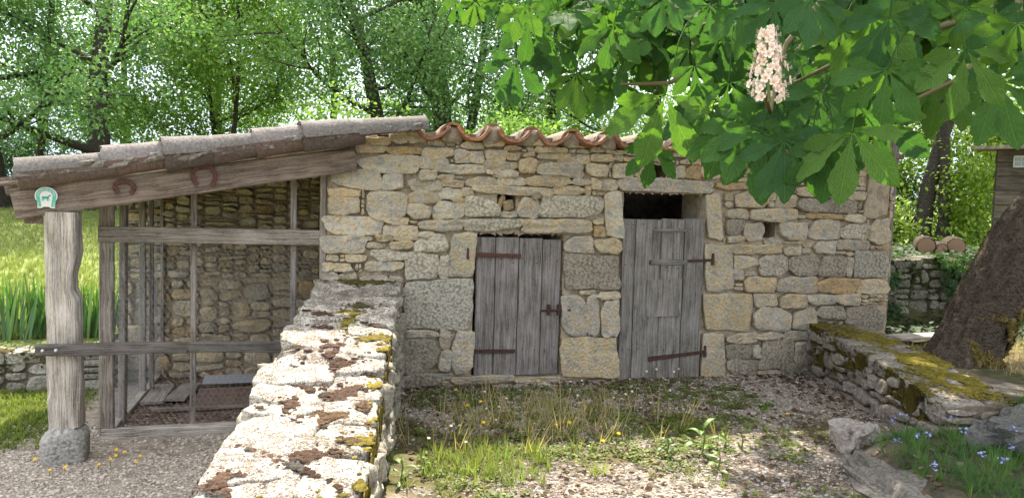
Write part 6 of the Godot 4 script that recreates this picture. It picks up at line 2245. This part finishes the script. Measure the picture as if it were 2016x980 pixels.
# ---------------------------------------------------------------- far right: shed, logs, timbers
func board_shed() -> void:
	var t := thing("board_shed", "dark weatherboarded shed with a tiny window, at the right edge behind the trunk", "shed", Vector3(13.0, 0.92, -3.75))
	t.rotation.y = -0.835
	var b := Buf.new()
	box(b, Vector3(-1.45, -0.5, -1.4), Vector3(1.5, 1.78, 1.0), Color.WHITE)
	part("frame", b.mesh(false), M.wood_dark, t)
	for k in 9:
		var y := -0.28 + 0.24 * k
		part("weatherboard", board(0.27, 2.98, 0.03, 810 + k, 0.006, 10, Color.WHITE * (0.8 + 0.1 * (k % 3))), M.wood_shed, t, Transform3D(Basis(Vector3.BACK, PI / 2) * Basis(Vector3.UP, 0.10), Vector3(0.02, y, 1.03)))  # dark brown boards, tone stepping a little from one to the next
		part("weatherboard", board(0.27, 2.42, 0.03, 830 + k, 0.006, 10, Color.WHITE * (0.7 + 0.1 * (k % 3))), M.wood_shed, t, Transform3D(Basis(Vector3.UP, -PI / 2) * Basis(Vector3.BACK, PI / 2) * Basis(Vector3.UP, 0.10), Vector3(-1.48, y, -0.2)))
	part("roof", board(3.6, 3.1, 0.05, 850, 0.008, 8), M.wood_board, t, Transform3D(Basis(Vector3.RIGHT, PI / 2 + 0.05), Vector3(-0.05, 1.80, -0.15)))
	var white := mat(Color(0.5, 0.5, 0.48), 0.6, null, null, 1.0, 1.0, true, false)  # pale bar colour stands in for the white reflection in the window
	b = Buf.new()
	box(b, Vector3(-0.15, -0.08, 0.0), Vector3(0.15, 0.08, 0.012))
	var glass := mat(Color(0.30, 0.34, 0.36), 0.1, null, null, 1.0, 1.0, true, false)
	var win := part("window", b.mesh(false), glass, t, Transform3D(Basis(), Vector3(-1.08, 1.50, 1.065)))
	for q in [[0.0, 0.085, 0.16, 0.012], [0.0, -0.085, 0.16, 0.012], [-0.155, 0.0, 0.010, 0.09], [0.155, 0.0, 0.010, 0.09], [-0.05, 0.0, 0.007, 0.08], [0.05, 0.0, 0.007, 0.08], [0.0, 0.0, 0.15, 0.006]]:
		b = Buf.new()
		box(b, Vector3(q[0] - q[2], q[1] - q[3], 0.010), Vector3(q[0] + q[2], q[1] + q[3], 0.026))
		part("glazing_bar", b.mesh(false), white, win)


func logs_and_timbers() -> void:
	var wood_end := mat(Color(0.34, 0.225, 0.145), 0.9, null, null, 1.0, 1.0, true, false)
	var spec := [[Vector3(7.78, 1.115, -1.92), 0.115, "pale barked log, leftmost on the mossy bank"], [Vector3(7.96, 1.13, -1.86), 0.075, "thin log in the middle of the pile on the bank"], [Vector3(8.17, 1.10, -1.84), 0.115, "thick log with orange cut end, rightmost on the bank"], [Vector3(7.86, 1.05, -1.78), 0.06, "short split log lying in front of the pile"]]
	for k in spec.size():
		var p: Vector3 = spec[k][0]
		p.y = gy(p.x, p.z) + spec[k][1] * 0.95 + (0.02 if k < 3 else 0.0)
		var t := thing("cut_log", spec[k][2], "log", p, "logs on the bank")
		var rr: float = spec[k][1]
		var b := Buf.new()
		tube(b, [Vector3(-0.15, 0, 0.18), Vector3(0.0, 0.006, 0.0), Vector3(0.22, 0, -0.26), Vector3(0.42, 0.0, -0.5)], [rr, rr * 1.03, rr, rr * 0.95], 14, Color.WHITE, 0.12, k)
		part("bark", b.mesh(), M.bark, t)
		b = Buf.new()
		var d := Vector3(-0.15, 0, 0.18).normalized()
		tube(b, [Vector3(-0.15, 0, 0.18) + d * 0.001, Vector3(-0.15, 0, 0.18) + d * 0.006], [rr * 0.9, rr * 0.88], 14)
		part("cut_end", b.mesh(), wood_end, t)
	var pl := thing("garden_plank", "thin pale plank edge lying behind the mossy wall", "plank", Vector3(5.62, 0.40, 0.42))
	part("plank", board(0.20, 0.75, 0.03, 861, 0.004), M.wood_pale, pl, Transform3D(Basis(Vector3.UP, PI / 2 + 0.08) * Basis(Vector3.RIGHT, PI / 2), Vector3.ZERO))
	var sl := thing("timber_sleeper", "dark timber sleeper behind the chestnut trunk at the right edge", "timber", Vector3(7.3, 0.36, 0.55))
	part("timber", board(0.20, 1.3, 0.20, 862, 0.008), M.wood_dark, sl, Transform3D(Basis(Vector3.UP, 0.25) * Basis(Vector3.BACK, PI / 2), Vector3.ZERO))
	var corner := thing("corner_timber", "weathered upright timber against the far corner of the building", "timber", Vector3(5.64, 0.34, -0.16))
	part("timber", board(0.10, 1.95, 0.09, 863, 0.006), M.wood_grey, corner, Transform3D(Basis(Vector3.BACK, -0.02), Vector3(0, 0.97, 0)))


func small_plants() -> void:
	iris_row()
	leafy_weed(Vector2(0.52, 2.12), 0.17, 6, Color(0.16, 0.26, 0.05), "glossy upright weed growing against the foot of the low wall", 1)
	leafy_weed(Vector2(0.66, 2.02), 0.11, 5, Color(0.14, 0.24, 0.06), "small glossy weed just right of the low wall foot", 2)
	leafy_weed(Vector2(2.45, 2.02), 0.24, 7, Color(0.13, 0.23, 0.045), "tallest broad-leaved weed standing in the sunny gravel", 3)
	leafy_weed(Vector2(2.20, 2.02), 0.15, 6, Color(0.09, 0.18, 0.06), "blue-green weed left of the tallest broad-leaved weed", 4)
	leafy_weed(Vector2(2.40, 2.30), 0.15, 6, Color(0.18, 0.24, 0.07), "pale drooping weed in front of the tallest one", 5)
	leafy_weed(Vector2(2.74, 2.00), 0.13, 5, Color(0.17, 0.20, 0.05), "brownish weed right of the tallest broad-leaved weed", 6)
	leafy_weed(Vector2(2.66, 1.93), 0.10, 5, Color(0.16, 0.24, 0.05), "small weed between the tallest and the brownish weed", 7)
	var yellow := bloom_mesh(9, 0.25, Color(0.80, 0.55, 0.02), Color(0.72, 0.42, 0.02))
	var white := bloom_mesh(11, 0.2, Color(0.78, 0.78, 0.76), Color(0.75, 0.60, 0.15))
	var blue := bloom_mesh(5, 0.15, Color(0.20, 0.24, 0.62), Color(0.55, 0.55, 0.6))
	var k := 0
	for q in [Vector2(-1.80, 0.50), Vector2(-1.73, 0.42), Vector2(-1.62, 0.81), Vector2(-1.56, 0.70), Vector2(-1.35, 0.72), Vector2(-1.29, 0.66), Vector2(-1.29, 0.51), Vector2(-1.30, 0.42), Vector2(-1.22, 0.51), Vector2(-1.12, 0.68), Vector2(-1.12, 0.58)]:
		wild_flower("yellow_flower", q, 0.028 + 0.012 * (k % 3), 0.014, yellow, "small yellow dandelion-like flower on the gravel before the lean-to", "flower", "yellow flowers on the left gravel", 20 + k)
		k += 1
	for q in [Vector2(1.13, 0.57), Vector2(1.16, 0.83), Vector2(1.25, 0.85), Vector2(1.14, 1.46), Vector2(1.90, 0.20), Vector2(1.81, 1.91), Vector2(1.92, 1.86), Vector2(1.67, 1.42), Vector2(1.75, 1.48), Vector2(3.38, 0.42), Vector2(3.46, 1.45)]:
		wild_flower("yellow_flower", q, 0.06 + 0.03 * (k % 3) + (0.12 if q.y == 0.20 else 0.0), 0.015, yellow, "yellow flower among the grass before the stone building", "flower", "yellow flowers before the building", 20 + k)
		k += 1
	for q in [Vector2(0.75, 1.71), Vector2(0.88, 1.57), Vector2(1.02, 1.27), Vector2(0.98, 1.72), Vector2(0.93, 1.44), Vector2(1.30, 0.77), Vector2(1.29, 0.91), Vector2(2.93, 0.12), Vector2(3.02, 0.15), Vector2(3.15, 0.31), Vector2(2.36, 0.76), Vector2(2.45, 0.79), Vector2(2.50, 0.83), Vector2(2.85, 0.63), Vector2(2.91, 0.64), Vector2(2.53, 1.08), Vector2(2.12, 0.45), Vector2(2.17, 0.54), Vector2(2.11, 0.64), Vector2(3.19, 0.14), Vector2(1.35, 1.10), Vector2(1.42, 1.02), Vector2(1.28, 1.22)]:
		wild_flower("white_daisy", q, 0.05 + 0.03 * (k % 4), 0.012, white, "small white daisy in the shade before the doors", "flower", "white daisies before the doors", 20 + k)
		k += 1
	var r := RandomNumberGenerator.new()
	r.seed = 17
	var side := ["leftmost", "second", "third", "fourth", "fifth", "sixth", "seventh", "eighth", "ninth", "tenth", "eleventh", "twelfth"]
	var at := [Vector2(3.69, 2.25), Vector2(3.62, 2.39), Vector2(3.33, 2.70), Vector2(3.36, 2.80), Vector2(3.34, 2.90), Vector2(3.16, 3.14), Vector2(3.90, 2.50), Vector2(3.66, 2.83), Vector2(3.46, 3.15), Vector2(3.67, 3.12), Vector2(3.91, 2.91), Vector2(3.44, 3.28)]
	for i in at.size():
		var q: Vector2 = at[i]
		var t := thing("blue_flower", "blue flower cluster on a thin stem in the bed behind the boulders", "flower", Vector3(q.x, gy(q.x, q.y), q.y), "blue flowers in the bed")
		var h := r.randf_range(0.13, 0.19)
		var b := Buf.new()
		tube(b, [Vector3(0, -0.01, 0), Vector3(0.01, h * 0.6, 0), Vector3(0, h, 0.01)], [0.0025, 0.002, 0.0015], 5)
		part("stem", b.mesh(), green_mat(Color(0.10, 0.18, 0.05)), t)
		for j in 8:
			part("bloom", blue, M.petal, t, Transform3D((Basis(Vector3.UP, r.randf() * 6.0) * Basis(Vector3.RIGHT, r.randf_range(0.0, 1.2))).scaled(Vector3.ONE * r.randf_range(0.008, 0.011)), Vector3(r.randf_range(-0.022, 0.022), h + r.randf_range(-0.02, 0.012), r.randf_range(-0.022, 0.022))))
	# drooping dry grass stems over the bed at the right edge
	for i in 7:
		var x := 4.05 + 0.13 * i
		var z := 2.75 + 0.10 * sin(i * 2.0)
		var t := thing("arching_grass", "pale arching grass stem over the bed, %s from the left" % ["first", "second", "third", "fourth", "fifth", "sixth", "seventh"][i], "grass", Vector3(x, gy(x, z), z), "arching grass stems at the right edge")
		var b := Buf.new()
		var hh := 0.30 + 0.05 * (i % 3)
		tube(b, [Vector3.ZERO, Vector3(0.01, hh * 0.6, 0.02), Vector3(0.05, hh * 0.95, 0.05), Vector3(0.11, hh, 0.07), Vector3(0.16, hh * 0.86, 0.08)], [0.004, 0.003, 0.0025, 0.003, 0.003], 5)
		part("stem", b.mesh(), green_mat(Color(0.25, 0.30, 0.13)), t)


func _ready() -> void:
	nz.noise_type = FastNoiseLite.TYPE_SIMPLEX_SMOOTH
	nz.frequency = 0.5
	nz.fractal_type = FastNoiseLite.FRACTAL_FBM
	nz.fractal_octaves = 3
	nz.seed = 9
	# camera
	var cam := Camera3D.new()
	cam.name = "camera"
	add_child(cam)
	cam.position = Vector3(0.0, 1.6, 6.34)
	cam.basis = Basis(Vector3.UP, deg_to_rad(-15.0)) * Basis(Vector3.RIGHT, deg_to_rad(-3.8)) * Basis(Vector3.BACK, deg_to_rad(1.5))
	cam.fov = 2.0 * rad_to_deg(atan(490.0 / 1514.0))
	cam.near = 0.05
	cam.far = 400.0
	cam.current = true
	# sky
	var env := Environment.new()
	env.background_mode = Environment.BG_SKY
	var sky := Sky.new()
	var sm := ProceduralSkyMaterial.new()
	sm.sky_top_color = Color(0.98, 0.985, 1.0)
	sm.sky_horizon_color = Color(0.74, 0.79, 0.86)
	sm.sky_curve = 0.30
	sm.ground_bottom_color = Color(0.30, 0.30, 0.22)
	sm.ground_horizon_color = Color(0.45, 0.47, 0.42)
	sm.sun_angle_max = 30.0
	sm.sky_energy_multiplier = 1.0
	sky.sky_material = sm
	env.sky = sky
	env.background_energy_multiplier = 1.0
	env.tonemap_mode = Environment.TONE_MAPPER_LINEAR
	env.tonemap_exposure = 2.95
	env.sdfgi_enabled = true
	env.ssao_enabled = true
	env.ssil_enabled = true
	var we := WorldEnvironment.new()
	we.name = "environment"
	we.environment = env
	add_child(we)
	# sun: behind the building and a little to the right, high
	var sun := DirectionalLight3D.new()
	sun.name = "sun"
	var el := deg_to_rad(53.0)
	var az := deg_to_rad(13.0)
	var to := Vector3(-sin(az) * cos(el), -sin(el), cos(az) * cos(el))
	sun.basis = Basis.looking_at(to, Vector3.UP)
	sun.light_energy = 1.6
	sun.light_color = Color(1.0, 0.955, 0.88)
	sun.light_angular_distance = 0.5
	sun.shadow_enabled = true
	add_child(sun)

	make_materials()
	ground()
	stone_building()
	lean_to()
	wire_run()
	low_wall()
	mossy_wall()
	bed_wall()
	bank_wall()
	rocks()
	wood()
	chestnut_tree()
	board_shed()
	logs_and_timbers()
	gravel()
	grasses()
	small_plants()
